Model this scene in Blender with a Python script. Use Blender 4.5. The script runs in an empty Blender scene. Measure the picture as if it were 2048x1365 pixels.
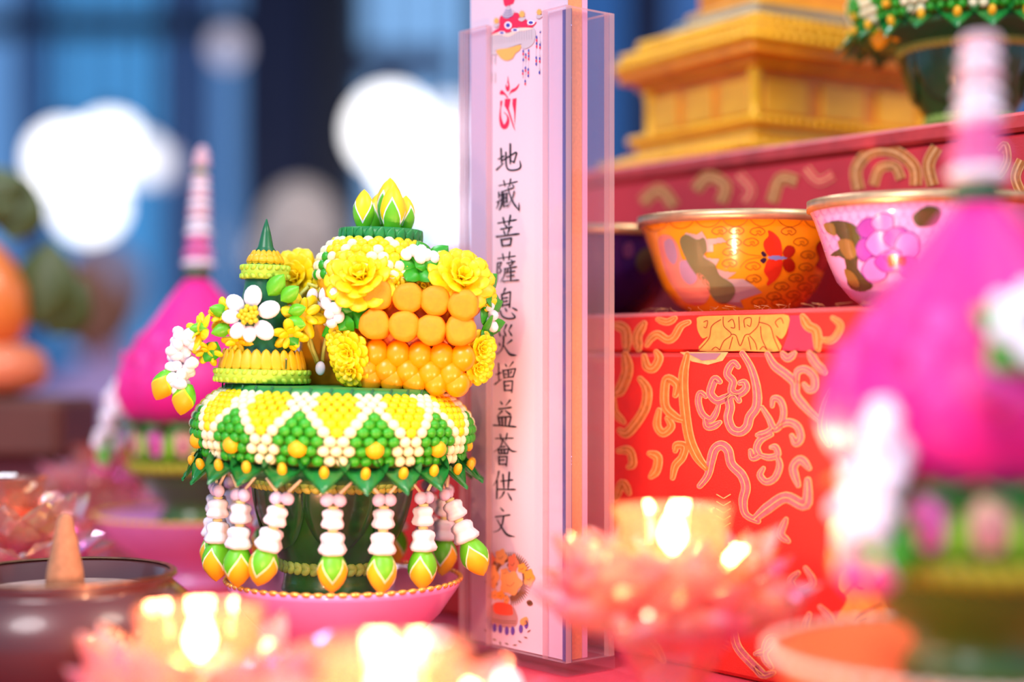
import bpy, math, random
from math import sin, cos, pi, radians, sqrt, atan2, asin
from mathutils import Vector, Matrix

random.seed(7)
SC = bpy.context.scene
COL = SC.collection

# ------------------------------------------------------------------ camera, world, lights
F = 55.0 / 36.0 * 2048.0          # focal length in pixels of the 2048x1365 frame
HOR = 708.0                       # horizon row
HC = 0.12                         # camera height above the altar table top (z = 0)
cam = bpy.data.cameras.new('camera'); camo = bpy.data.objects.new('camera', cam); COL.objects.link(camo)
camo.location = (0, 0, HC); camo.rotation_euler = (pi / 2, 0, 0)
cam.lens = 55.0; cam.sensor_width = 36.0; cam.shift_y = (HOR - 682.5) / 2048.0
cam.clip_start = 0.02
cam.dof.use_dof = True; cam.dof.focus_distance = 0.583; cam.dof.aperture_fstop = 2.8
SC.camera = camo

world = bpy.data.worlds.new('world'); SC.world = world; world.use_nodes = True
bg = world.node_tree.nodes['Background']; bg.inputs[0].default_value = (0.40, 0.62, 0.95, 1); bg.inputs[1].default_value = 0.85

def area_lamp(name, loc, aim, size, power, col):
    l = bpy.data.lights.new(name, 'AREA'); l.shape = 'DISK'; l.size = size; l.energy = power; l.color = col
    o = bpy.data.objects.new(name, l); COL.objects.link(o); o.location = loc
    o.rotation_euler = (Vector(aim) - Vector(loc)).to_track_quat('-Z', 'Y').to_euler()
    return o
area_lamp('ceiling_lamp_front', (-0.55, -0.45, 1.15), (0.0, 0.6, 0.1), 0.7, 17.0, (1.0, 0.93, 0.95))
area_lamp('added_side_light', (0.9, 0.1, 1.3), (0.1, 0.65, 0.15), 0.5, 10.0, (1.0, 0.86, 0.72))  # unseen warm light, added for highlights and to offset the blue sky
area_lamp('ceiling_lamp_rear', (-0.5, 1.6, 1.5), (-0.05, 0.65, 0.1), 0.5, 10.0, (0.85, 0.9, 1.0))

SC.view_settings.view_transform = 'Standard'; SC.view_settings.look = 'None'
SC.view_settings.gamma = 1.0; SC.view_settings.use_curve_mapping = False
SC.view_settings.exposure = 0.2

# ------------------------------------------------------------------ helpers
def W(x, y, D):
    return Vector(((x - 1024.0) * D / F, D, HC + (HOR - y) * D / F))

def lin(h):
    h = h.lstrip('#'); c = [int(h[i:i + 2], 16) / 255.0 for i in (0, 2, 4)]
    return tuple(a / 12.92 if a <= 0.04045 else ((a + 0.055) / 1.055) ** 2.4 for a in c)

def mat(name, col, rough=0.45, metal=0.0, sss=0.0, var=0.0, vscale=60.0, bump=0.0, bscale=200.0, coat=0.0, trans=0.0, alpha=1.0):
    m = bpy.data.materials.new(name); m.use_nodes = True; nt = m.node_tree; b = nt.nodes['Principled BSDF']
    c = lin(col) if isinstance(col, str) else col
    b.inputs['Base Color'].default_value = (*c, 1); b.inputs['Roughness'].default_value = rough; b.inputs['Metallic'].default_value = metal
    if sss: b.inputs['Subsurface Weight'].default_value = sss; b.inputs['Subsurface Radius'].default_value = (.003, .0025, .0015); b.inputs['Subsurface Scale'].default_value = 0.5
    if coat: b.inputs['Coat Weight'].default_value = coat; b.inputs['Coat Roughness'].default_value = 0.08
    if trans: b.inputs['Transmission Weight'].default_value = trans
    if var or bump:
        tc = nt.nodes.new('ShaderNodeTexCoord')
    if var:
        n = nt.nodes.new('ShaderNodeTexNoise'); n.inputs['Scale'].default_value = vscale; n.inputs['Detail'].default_value = 3
        nt.links.new(tc.outputs['Object'], n.inputs['Vector'])
        r = nt.nodes.new('ShaderNodeValToRGB'); r.color_ramp.elements[0].position = 0.3; r.color_ramp.elements[1].position = 0.7
        r.color_ramp.elements[0].color = (*[max(0, x * (1 - var)) for x in c], 1); r.color_ramp.elements[1].color = (*[min(1, x * (1 + var * .6)) for x in c], 1)
        nt.links.new(n.outputs['Fac'], r.inputs['Fac']); nt.links.new(r.outputs['Color'], b.inputs['Base Color'])
    if bump:
        n2 = nt.nodes.new('ShaderNodeTexNoise'); n2.inputs['Scale'].default_value = bscale; n2.inputs['Detail'].default_value = 4
        nt.links.new(tc.outputs['Object'], n2.inputs['Vector'])
        bp = nt.nodes.new('ShaderNodeBump'); bp.inputs['Strength'].default_value = bump; bp.inputs['Distance'].default_value = 0.0006
        nt.links.new(n2.outputs['Fac'], bp.inputs['Height']); nt.links.new(bp.outputs['Normal'], b.inputs['Normal'])
    return m

def emit(name, col, strength):
    m = bpy.data.materials.new(name); m.use_nodes = True; nt = m.node_tree
    for n in list(nt.nodes):
        if n.type == 'BSDF_PRINCIPLED': nt.nodes.remove(n)
    e = nt.nodes.new('ShaderNodeEmission'); e.inputs[0].default_value = (*col, 1); e.inputs[1].default_value = strength
    nt.links.new(e.outputs[0], nt.nodes['Material Output'].inputs[0]); return m

def clear(name, tint, gloss=(1, 1, 1), ior=1.45, rough=0.02, cloud=0.0, ccol=(1, .7, .6), irid=False, boost=0.0):
    """thin clear sheet: tinted see-through with fresnel reflection, optionally a cloudy translucent share"""
    m = bpy.data.materials.new(name); m.use_nodes = True; nt = m.node_tree; N = nt.nodes; L = nt.links
    N.remove(N['Principled BSDF'])
    t = N.new('ShaderNodeBsdfTransparent'); t.inputs[0].default_value = (*tint, 1)
    g = N.new('ShaderNodeBsdfGlossy'); g.inputs['Color'].default_value = (*gloss, 1); g.inputs['Roughness'].default_value = rough
    body = t
    if cloud:
        tl = N.new('ShaderNodeBsdfTranslucent'); tl.inputs[0].default_value = (*ccol, 1)
        df = N.new('ShaderNodeBsdfDiffuse'); df.inputs[0].default_value = (*ccol, 1)
        m0 = N.new('ShaderNodeMixShader'); m0.inputs[0].default_value = 0.5; L.new(tl.outputs[0], m0.inputs[1]); L.new(df.outputs[0], m0.inputs[2])
        m1 = N.new('ShaderNodeMixShader'); m1.inputs[0].default_value = cloud; L.new(t.outputs[0], m1.inputs[1]); L.new(m0.outputs[0], m1.inputs[2]); body = m1
    lw = N.new('ShaderNodeLayerWeight'); lw.inputs['Blend'].default_value = 0.5
    pw = N.new('ShaderNodeMath'); pw.operation = 'POWER'; pw.inputs[1].default_value = 5; L.new(lw.outputs['Facing'], pw.inputs[0])
    ad = N.new('ShaderNodeMath'); ad.operation = 'MULTIPLY_ADD'; ad.use_clamp = True; ad.inputs[1].default_value = .9
    ad.inputs[2].default_value = ((ior - 1) / (ior + 1)) ** 2 + boost; L.new(pw.outputs[0], ad.inputs[0]); fac = ad.outputs[0]
    if irid:
        tc = N.new('ShaderNodeNewGeometry'); no = N.new('ShaderNodeTexNoise'); no.inputs['Scale'].default_value = 45
        L.new(tc.outputs['Position'], no.inputs['Vector'])
        r = N.new('ShaderNodeValToRGB'); cr = r.color_ramp; cr.elements[0].position = .3; cr.elements[0].color = (.75, .3, 1, 1); cr.elements[1].position = .7; cr.elements[1].color = (1, .8, .3, 1)
        e = cr.elements.new(.5); e.color = (1, .75, .8, 1); e = cr.elements.new(.42); e.color = (1, .35, .75, 1)
        L.new(no.outputs['Fac'], r.inputs['Fac']); L.new(r.outputs['Color'], g.inputs['Color'])
    mx = N.new('ShaderNodeMixShader'); L.new(fac, mx.inputs[0]); L.new(body.outputs[0], mx.inputs[1]); L.new(g.outputs[0], mx.inputs[2])
    L.new(mx.outputs[0], N['Material Output'].inputs[0]); return m

class MB:
    def __init__(s): s.v = []; s.f = []; s.m = []
    def add(s, vf, mi=0, M=None):
        vs, fs = vf[0], vf[1]; ms = vf[2] if len(vf) > 2 else None
        b = len(s.v)
        s.v += [(M @ Vector(p))[:] for p in vs] if M is not None else [tuple(p) for p in vs]
        s.f += [tuple(i + b for i in f) for f in fs]; s.m += ms if ms else [mi] * len(fs)
        return s
    def mesh(s, name, mats, smooth=True):
        me = bpy.data.meshes.new(name); me.from_pydata(s.v, [], s.f)
        for m in (mats if isinstance(mats, (list, tuple)) else [mats]): me.materials.append(m)
        me.polygons.foreach_set('material_index', s.m)
        me.polygons.foreach_set('use_smooth', [smooth] * len(s.f)); me.update()
        return me
    def build(s, name, mats, parent=None, M=None, smooth=True):
        return inst(name, s.mesh(name, mats, smooth), parent, M)

def inst(name, me, parent=None, M=None):
    o = bpy.data.objects.new(name, me); COL.objects.link(o)
    if parent is not None: o.parent = parent
    if M is not None: o.matrix_basis = M
    return o
def empty(name, loc, rz=0.0, ry=0.0):
    o = bpy.data.objects.new(name, None); COL.objects.link(o); o.location = loc; o.rotation_euler = (0, ry, rz); o.empty_display_size = .01
    return o
def tag(o, label=None, cat=None, group=None, kind=None):
    if label: o['label'] = label
    if cat: o['category'] = cat
    if group: o['group'] = group
    if kind: o['kind'] = kind
    return o
def copy_tree(o, parent=None):
    c = o.copy(); COL.objects.link(c); c.parent = parent
    for ch in list(KIDS.get(o, [])) or list(o.children): copy_tree(ch, c)
    return c
KIDS = {}

# shapes -> (verts, faces)
def sph(seg=8, rings=6, r=(1, 1, 1), c=(0, 0, 0)):
    if not isinstance(r, (tuple, list)): r = (r, r, r)
    v = [(c[0], c[1], c[2] - r[2])]
    for i in range(1, rings):
        a = -pi / 2 + pi * i / rings
        for j in range(seg):
            t = 2 * pi * j / seg; v.append((c[0] + r[0] * cos(a) * cos(t), c[1] + r[1] * cos(a) * sin(t), c[2] + r[2] * sin(a)))
    v.append((c[0], c[1], c[2] + r[2])); f = []
    for j in range(seg): f.append((0, 1 + (j + 1) % seg, 1 + j))
    for i in range(rings - 2):
        for j in range(seg):
            a = 1 + i * seg; b = a + seg; f.append((a + j, a + (j + 1) % seg, b + (j + 1) % seg, b + j))
    e = len(v) - 1; a = 1 + (rings - 2) * seg
    for j in range(seg): f.append((e, a + j, a + (j + 1) % seg))
    return v, f
def lathe(prof, seg=32, mod=None, cap=True, mids=None):
    v = []; f = []; ms = []
    for k, (r, z) in enumerate(prof):
        for j in range(seg):
            t = 2 * pi * j / seg; rr = r * (mod(t, z) if mod else 1); v.append((rr * cos(t), rr * sin(t), z))
    for k in range(len(prof) - 1):
        for j in range(seg):
            a = k * seg; b = a + seg; f.append((a + j, a + (j + 1) % seg, b + (j + 1) % seg, b + j)); ms.append(mids[k] if mids else 0)
    if cap:
        f.append(tuple(range(seg - 1, -1, -1))); f.append(tuple((len(prof) - 1) * seg + j for j in range(seg)))
        ms += [mids[0] if mids else 0, mids[-1] if mids else 0]
    return (v, f, ms) if mids else (v, f)
def tube(pts, rad, seg=6):
    pts = [Vector(p) for p in pts]; n = len(pts); rad = rad if isinstance(rad, (list, tuple)) else [rad] * n
    v = []; f = []; up = Vector((0.13, 0.31, 0.94))
    for i, p in enumerate(pts):
        d = (pts[min(i + 1, n - 1)] - pts[max(i - 1, 0)]).normalized(); a = d.cross(up)
        if a.length < .05: a = d.cross(Vector((1, 0, 0)))
        a.normalize(); b = d.cross(a)
        for j in range(seg):
            t = 2 * pi * j / seg; v.append((p + a * cos(t) * rad[i] + b * sin(t) * rad[i])[:])
    for i in range(n - 1):
        for j in range(seg):
            a = i * seg; b = a + seg; f.append((a + j, a + (j + 1) % seg, b + (j + 1) % seg, b + j))
    f.append(tuple(range(seg - 1, -1, -1))); f.append(tuple((n - 1) * seg + j for j in range(seg)))
    return v, f
def box(a, b):
    x0, y0, z0 = a; x1, y1, z1 = b
    return [(x0, y0, z0), (x1, y0, z0), (x1, y1, z0), (x0, y1, z0), (x0, y0, z1), (x1, y0, z1), (x1, y1, z1), (x0, y1, z1)], \
        [(0, 3, 2, 1), (4, 5, 6, 7), (0, 1, 5, 4), (1, 2, 6, 5), (2, 3, 7, 6), (3, 0, 4, 7)]
def bbox(a, b, e):
    """box with chamfered edges"""
    x0, y0, z0 = a; x1, y1, z1 = b; v = []; f = []
    prof = [(e, z0), (0, z0 + e), (0, z1 - e), (e, z1)]
    for ins, z in prof:
        X0, X1, Y0, Y1 = x0 + ins, x1 - ins, y0 + ins, y1 - ins
        v += [(X0 + e, Y0, z), (X1 - e, Y0, z), (X1, Y0 + e, z), (X1, Y1 - e, z), (X1 - e, Y1, z), (X0 + e, Y1, z), (X0, Y1 - e, z), (X0, Y0 + e, z)]
    for k in range(3):
        for j in range(8): f.append((k * 8 + j, k * 8 + (j + 1) % 8, k * 8 + 8 + (j + 1) % 8, k * 8 + 8 + j))
    f.append(tuple(range(7, -1, -1))); f.append(tuple(24 + j for j in range(8)))
    return v, f
def petal(w=.4, t=.12, cup=.25, bend=.3, seg=8, rings=6, point=0.0):
    """thick petal from the origin along +z, cupped and bent towards +y"""
    v, f = sph(seg, rings, (.5, .5, .5), (0, 0, .5)); o = []
    for x, y, z in v:
        k = 1 - point * z * z
        X = x * 2 * w * k; o.append((X, y * 2 * t + cup * (X / w) ** 2 * .5 * (1 - (2 * z - 1) ** 2) + bend * z * z, z))
    return o, f
def leafblade(w=.4, fold=.15, bend=.2, n=6):
    """pointed leaf along +z, folded on its midrib, with thickness"""
    v = []; f = []; th = .03
    for s in (0, 1):
        for i in range(n + 1):
            z = i / n; ww = w * sin(pi * min(1, z ** .8)) ** .8 if 0 < z < 1 else 0.004
            y = bend * z * z - s * th
            v += [(-ww, y + fold * ww / w, z), (0, y, z), (ww, y + fold * ww / w, z)]
    m = (n + 1) * 3
    for i in range(n):
        a = i * 3
        f += [(a, a + 1, a + 4, a + 3), (a + 1, a + 2, a + 5, a + 4), (m + a + 3, m + a + 4, m + a + 1, m + a), (m + a + 4, m + a + 5, m + a + 2, m + a + 1),
              (a, a + 3, m + a + 3, m + a), (a + 5, a + 2, m + a + 2, m + a + 5)]
    return v, f
def bud(lobes=3, seg=24):
    """lotus bud, base at z=0, tip at z=1: sepals (0) with pale edge (1) round a core (2)"""
    def R(z): return .38 * (sin(pi * min(1, z * .62 + .08)) ** .75) * (1 - z ** 3.2) ** .75 + .03 * (1 - z)
    def H(t):
        k = abs(((t * lobes / (2 * pi)) % 1) * 2 - 1); return .20 + .52 * k
    v = []; f = []; ms = []; lv = [0, .25, .5, .75, 1, 2, 3, 4, 5, 6, 7]
    for li, l in enumerate(lv):
        for j in range(seg):
            t = 2 * pi * j / seg; h = H(t)
            if l <= 1: z = (h - .07) * l; r = R(z) * 1.06
            elif l == 2: z = h; r = R(z) * 1.05
            else: z = h + (1 - h) * (l - 2) / 5; r = R(z)
            v.append((r * cos(t), r * sin(t), z))
    for k in range(len(lv) - 1):
        for j in range(seg):
            a = k * seg; b = a + seg; f.append((a + j, a + (j + 1) % seg, b + (j + 1) % seg, b + j)); ms.append(0 if k < 4 else (1 if k == 4 else 2))
    f.append(tuple(range(seg - 1, -1, -1))); ms.append(0)
    return v, f, ms
def frame(loc, zdir, ydir=(0, 0, 1), s=1.0):
    z = Vector(zdir).normalized(); y = Vector(ydir); y = y - z * y.dot(z)
    if y.length < 1e-4: y = Vector((0, 1, 0)) - z * z.y
    if y.length < 1e-4: y = Vector((1, 0, 0))
    y.normalize(); x = y.cross(z)
    s = s if isinstance(s, (tuple, list)) else (s, s, s)
    return Matrix(((x.x * s[0], y.x * s[1], z.x * s[2], loc[0]), (x.y * s[0], y.y * s[1], z.y * s[2], loc[1]), (x.z * s[0], y.z * s[1], z.z * s[2], loc[2]), (0, 0, 0, 1)))
def T(x, y, z): return Matrix.Translation((x, y, z))
def S(x, y=None, z=None): return Matrix.Diagonal((x, x if y is None else y, x if z is None else z, 1))
def RX(a): return Matrix.Rotation(radians(a), 4, 'X')
def RY(a): return Matrix.Rotation(radians(a), 4, 'Y')
def RZ(a): return Matrix.Rotation(radians(a), 4, 'Z')
def smooth_pts(p, k=5, closed=False):
    n = len(p); o = []
    if n < 3: return [tuple(q) for q in p]
    rng = n if closed else n - 1
    g = (lambda i: p[i % n]) if closed else (lambda i: p[max(0, min(n - 1, i))])
    for i in range(rng):
        a, b, c, d = g(i - 1), g(i), g(i + 1), g(i + 2)
        for j in range(k):
            t = j / k; o.append(tuple(.5 * (2 * b[q] + (c[q] - a[q]) * t + (2 * a[q] - 5 * b[q] + 4 * c[q] - d[q]) * t * t + (3 * b[q] - a[q] - 3 * c[q] + d[q]) * t ** 3) for q in (0, 1)))
    if not closed: o.append(tuple(p[-1]))
    return o
def ribbon2(pts, wid, closed=False):
    """flat ribbon in 2d: list of (verts2d, faces)"""
    n = len(pts); v = []; f = []
    for i, p in enumerate(pts):
        a = pts[(i - 1) % n] if closed else pts[max(0, i - 1)]; b = pts[(i + 1) % n] if closed else pts[min(n - 1, i + 1)]
        dx, dy = b[0] - a[0], b[1] - a[1]; l = sqrt(dx * dx + dy * dy) or 1; w = (wid(i / max(1, n - 1)) if callable(wid) else wid) / 2
        v += [(p[0] - dy / l * w, p[1] + dx / l * w), (p[0] + dy / l * w, p[1] - dx / l * w)]
    for i in range(n if closed else n - 1):
        a = 2 * i; b = 2 * ((i + 1) % n); f.append((a, a + 1, b + 1, b))
    return v, f
def disc2(c, rx, ry=None, n=14):
    ry = rx if ry is None else ry
    return [(c[0] + rx * cos(2 * pi * j / n), c[1] + ry * sin(2 * pi * j / n)) for j in range(n)], [tuple(range(n))]

# ------------------------------------------------------------------ shared materials
yel = mat('yellow_clay', '#ffda08', .42, sss=.25, var=.06); yel2 = mat('golden_clay', '#fbb70e', .45, sss=.2, var=.08)
ora = mat('orange_clay', '#ff9c06', .6, var=.12, vscale=260, bump=.5, bscale=500)
orat = mat('orange_gel', '#ff9d00', .3, var=.05)
crm = mat('cream_clay', '#f6f2c4', .4, sss=.25); wht = mat('white_clay', '#f8eef4', .4, sss=.25); lil = mat('lilac_clay', '#e6d2ee', .4, sss=.25)
grn = mat('leaf_green_clay', '#2fa518', .4, var=.1); grb = mat('bright_green_clay', '#63c41c', .4, sss=.1); lime = mat('lime_clay', '#b6dd3c', .5, sss=.15, var=.08)
dgr = mat('dark_green_clay', '#14673a', .35, var=.15, vscale=90); cupg = mat('cup_green', '#1f5c22', .3, var=.25, vscale=40, coat=.3); pgr = mat('pale_green_clay', '#8fb04a', .5, var=.1)
mgr = mat('mid_green_clay', '#1f8a3c', .4, var=.15, vscale=90); blk = mat('dark_stamen', '#3c5b22', .6)
pnk = mat('hot_pink_clay', '#f81c92', .5, sss=.2, var=.12, vscale=50); pnk2 = mat('pink_clay', '#f780c4', .5, sss=.2); mag = mat('magenta_clay', '#c0167e', .5, var=.1)
oliv = mat('olive_cup', '#3c5e10', .35, var=.25, vscale=35, coat=.3); string_m = mat('string', '#e8d3ae', .7)
gold = mat('gold_rim', '#ffbe5e', .3, metal=.5, var=.15, vscale=300); plate_m = mat('lilac_enamel', '#e88fd0', .3, coat=.5, var=.05)
# ------------------------------------------------------------------ room far behind
fl = MB().add(box((-5, -2, -.80), (5, 8.2, -.75))).build('floor', mat('floor_stone', '#5a4a4c', .4, var=.2, vscale=3)); tag(fl, 'dark stone floor of the hall', 'floor', kind='structure')
cl = MB().add(box((-5, 2.2, 3.0), (5, 8.2, 3.05))).build('ceiling', mat('ceiling_dark', '#2a3350', .7, var=.1)); tag(cl, 'dark ceiling over the far end of the hall', 'ceiling', kind='structure')
DW = 7.0
frm = mat('window_frame_dark', '#1c2440', .5, var=.15, vscale=3); colm = mat('column_dark', '#221f38', .6, var=.2, vscale=2)
def wallbox(name, x0, x1, y0, y1, m, D=DW, th=.12, label=None, cat=None):
    a = W(x0, y1, D); b = W(x1, y0, D)
    o = MB().add(bbox((a.x, D, a.z), (b.x, D + th, b.z), .01)).build(name, m, smooth=False)
    return tag(o, label, cat, kind='structure')
wallbox('wall_back', -700, 2700, 720, 1120, mat('wall_low', '#5a74b8', .7, var=.15, vscale=2), label='low blue grey wall below the windows', cat='wall')
wallbox('trim_1', -700, 2700, -520, -330, frm, label='dark lintel above the far windows', cat='trim')
wallbox('trim_2', -700, 480, 22, 66, frm, D=DW - .05, label='dark crossbar of the far left window', cat='trim')
wallbox('trim_3', 20, 92, -340, 730, mat('mullion_blue', '#5f86b8', .5), label='slate blue upright of the far left window', cat='trim')
wallbox('trim_4', 318, 420, -340, 730, mat('mullion_slate', '#5a7ab0', .5), label='wide slate upright between the far left panes', cat='trim')
wallbox('trim_5', 478, 620, -340, 730, mat('column_navy', '#191a40', .6), D=DW - .3, th=.4, label='navy square column between the windows', cat='column')
wallbox('trim_6', 625, 712, -340, 730, mat('column_brown', '#262030', .6), D=DW - .3, th=.4, label='dark brown column beside the navy column', cat='column')
wallbox('trim_7', 712, 900, 92, 150, mat('mullion_grey', '#5c6c96', .5), label='grey crossbar of the window right of the columns', cat='trim')
wallbox('trim_8', 1255, 1340, -340, 730, mat('mullion_navy', '#20204a', .5), label='navy upright of the far right window', cat='trim')
wallbox('trim_9', 940, 985, -340, 730, frm, label='dark upright behind the acrylic holder', cat='trim')
wallbox('trim_10', 1560, 1700, -340, 730, frm, label='dark upright behind the golden stupa', cat='trim')
def pane(n, x0, x1, y0, y1, tint, label):
    a = W(x0, y1, DW + .05); b = W(x1, y0, DW + .05)
    o = MB().add(box((a.x, DW + .05, a.z), (b.x, DW + .065, b.z))).build('window_%d' % n, clear('window_glass_%d' % n, tint, rough=.05), smooth=False)
    tag(o, label, 'window', kind='structure')
q = lambda r, g, b: (sqrt(r), sqrt(g), sqrt(b))
pane(1, -700, 25, -340, 730, q(.34, .55, .78), 'light blue glass pane beyond the peach ornament')
pane(2, 88, 322, -340, 730, q(.16, .5, .75), 'clear mid blue glass pane of the far left window')
pane(3, 416, 482, -340, 730, q(.26, .42, .62), 'narrow blue glass pane beside the navy column')
pane(4, 708, 945, -340, 730, q(.62, .82, .98), 'pale bright glass pane between brown column and acrylic holder')
pane(5, 982, 1260, -340, 730, q(.05, .16, .36), 'deep blue glass pane behind the acrylic holder')
pane(6, 1335, 1565, -340, 730, q(.10, .2, .4), 'dark blue glass pane behind the stupa')
pane(7, 1695, 2700, -340, 730, q(.1, .2, .4), 'dark blue glass pane at the far right')
lampw = emit('lamp_white', (1, .98, 1), 2.8); lampd = emit('lamp_lilac', (.80, .76, 1), .72); lampm = emit('lamp_soft', (.9, .9, 1), 1.5)
cordm = mat('lamp_cord', '#20243a', .6)
def pendant(x, y, rpx, D, m, label):
    p = W(x, y, D); r = rpx * D / F
    root = empty('pendant_lamp', (p.x, p.y, p.z - r))
    MB().add(sph(20, 14, r, (0, 0, r))).build('globe', m, root)
    MB().add(lathe([(r * .34, 2 * r - r * .05), (r * .3, 2 * r + r * .25), (r * .08, 2 * r + r * .3)], 12)).build('cap', cordm, root)
    MB().add(tube([(0, 0, 2 * r + r * .25), (0, 0, 3.0 - (p.z - r))], .006)).build('cord', cordm, root)
    tag(root, label, 'lamp', 'pendant lamps far behind')
pendant(130, 318, 67, 5.0, lampw, 'white globe lamp hanging nearest the peach ornament')
pendant(222, 300, 67, 5.3, lampw, 'white globe lamp hanging highest in the left cluster')
pendant(178, 410, 65, 5.9, lampw, 'white globe lamp hanging lowest in the left cluster')
pendant(285, 318, 47, 4.4, lampm, 'soft white globe lamp between the white cluster and the lilac lamp')
pendant(322, 330, 36, 4.8, lampd, 'lilac globe lamp at the edge of the left cluster')
pendant(455, 95, 34, 5.2, lampd, 'single lilac globe lamp hanging high beside the navy column')
pendant(782, 262, 83, 5.0, lampw, 'white globe lamp hanging right of the brown column')
pendant(842, 345, 86, 6.2, lampw, 'large white globe lamp hanging low in front of the pale pane')
pendant(905, 258, 60, 5.6, lampm, 'soft globe lamp hanging next to the acrylic holder')
pendant(905, 425, 65, 4.5, lampm, 'soft globe lamp hanging lowest beside the acrylic holder')

# people seated far behind the altar
skin_t = mat('skin_tan', '#d8b8a4', .6, sss=.1); skin_o = mat('skin_brown', '#b06a4a', .6, sss=.1)
def person(x, y, D, robe, skin, label, yaw, hair=None):
    """seated figure: skinned body, head with face; (x,y) is the top of the head"""
    top = W(x, y, D); H = top.z + .75           # sitting height above floor
    root = empty('person', (top.x, top.y, -.75), radians(yaw)); k = H / 1.22
    V = []; E = []; R = []
    def ch(pts, start=None):
        prev = start
        for p in pts:
            V.append((p[0] * k, p[1] * k, p[2] * k)); R.append(p[3] * k); i = len(V) - 1
            if prev is not None: E.append((prev, i))
            prev = i
        return prev
    pel = ch([(0, .05, .47, .15)]); ch([(0, .05, .62, .15), (0, .04, .78, .165), (0, .03, .88, .12), (0, .02, .955, .058), (0, .01, 1.02, .05)], pel)
    for s in (-1, 1):
        ch([(s * .17, .03, .86, .07), (s * .235, .0, .66, .052), (s * .16, -.2, .58, .042), (s * .05, -.3, .6, .034)], 3)
        ch([(s * .12, -.02, .45, .1), (s * .19, -.42, .46, .072), (s * .19, -.46, .1, .05), (s * .19, -.52, .03, .04)], pel)
    me = bpy.data.meshes.new('body'); me.from_pydata(V, E, []); me.update()
    b = inst('body', me, root); me.materials.append(robe)
    sk = b.modifiers.new('skin', 'SKIN'); sk.use_smooth_shade = True
    lay = me.skin_vertices[0] if len(me.skin_vertices) else None
    if lay:
        for i, r in enumerate(R): lay.data[i].radius = (r, r)
        lay.data[0].use_root = True
    b.modifiers.new('sub', 'SUBSURF').levels = 2; b.modifiers['sub'].render_levels = 2
    hd = MB().add(sph(20, 16, (.078 * k, .096 * k, .118 * k), (0, -.01 * k, 1.11 * k)))
    hd.add(sph(10, 8, (.055 * k, .05 * k, .05 * k), (0, -.045 * k, 1.035 * k)))
    hd.add(petal(.03, .03, 0, .02), 0, T(0, -.095 * k, 1.13 * k) @ S(.7 * k, .7 * k, -.05 * k))
    hd.add(sph(8, 6, (.012 * k, .02 * k, .03 * k), (.08 * k, .005 * k, 1.1 * k))); hd.add(sph(8, 6, (.012 * k, .02 * k, .03 * k), (-.08 * k, .005 * k, 1.1 * k)))
    h = hd.build('head', skin, root)
    for s in (-1, 1): MB().add(sph(8, 6, (.012 * k, .008 * k, .007 * k), (s * .032 * k, -.098 * k, 1.115 * k))).build('eye', cordm, h)
    MB().add(sph(8, 6, (.026 * k, .01 * k, .007 * k), (0, -.092 * k, 1.05 * k))).build('mouth', mat('lip', '#7a3c38', .6), h)
    for s in (-1, 1):
        hm = MB(); c = (s * .05 * k, -.33 * k, .6 * k); hm.add(sph(10, 8, (.035 * k, .05 * k, .018 * k), c))
        for j in range(4): hm.add(tube([(c[0] + (j - 1.5) * .016 * k, c[1] - .03 * k, c[2]), (c[0] + (j - 1.5) * .017 * k, c[1] - .07 * k, c[2] - .004), (c[0] + (j - 1.5) * .016 * k, c[1] - (.095 + .012 * (j in (1, 2))) * k, c[2] - .02 * k)], [.009 * k, .008 * k, .006 * k]))
        hm.add(tube([(c[0] - s * .03 * k, c[1] + .01, c[2]), (c[0] - s * .05 * k, c[1] - .03 * k, c[2] + .004), (c[0] - s * .05 * k, c[1] - .06 * k, c[2])], [.012 * k, .01 * k, .007 * k]))
        hm.build('hand', skin, root)
    if hair: MB().add(sph(18, 12, (.086 * k, .1 * k, .1 * k), (0, .012 * k, 1.145 * k))).build('hair', hair, root)
    st = empty('stool', (top.x, top.y + .05, -.75)); sm = mat('stool_wood', '#4b3028', .6)
    MB().add(lathe([(.2, .30 * k), (.21, .32 * k), (.2, .34 * k)], 20)).build('seat', sm, st)
    for a in (45, 135, 225, 315): MB().add(tube([(.13 * cos(radians(a)), .13 * sin(radians(a)), .31 * k), (.17 * cos(radians(a)), .17 * sin(radians(a)), 0)], .02)).build('leg', sm, st)
    tag(root, label, 'person'); return st
st = person(597, 372, 2.5, mat('robe_pale', '#d9b3b8', .8, var=.1, vscale=6), skin_t, 'person with shaved head in pale robe sitting before the navy column', 25)
tag(st, 'dark wooden stool under the person before the navy column', 'stool', 'stools')
st = person(205, 500, 3.1, mat('shirt_pink', '#dba8cc', .8, var=.1, vscale=6), skin_o, 'person in pink top sitting below the white lamp cluster', -20, mat('hair_grey', '#b9a2b0', .8))
tag(st, 'dark wooden stool under the person in pink', 'stool', 'stools')

# ------------------------------------------------------------------ altar table
tb = empty('altar_table', (0, .6, -.75))
cloth_red = mat('crimson_cloth', '#d8485c', .5, var=.15, vscale=25, bump=.2, bscale=900)
MB().add(bbox((-.62, -.48, .735), (.9, .95, .7495), .004)).build('table_top', cloth_red, tb, smooth=False)
for x in (-.55, .83):
    for y in (-.42, .89): MB().add(bbox((x - .03, y - .03, 0), (x + .03, y + .03, .736), .004)).build('leg', mat('table_wood', '#5a2a20', .5, var=.2), tb, smooth=False)
tag(tb, 'altar table under a crimson cloth carrying all the offerings', 'table')

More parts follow.
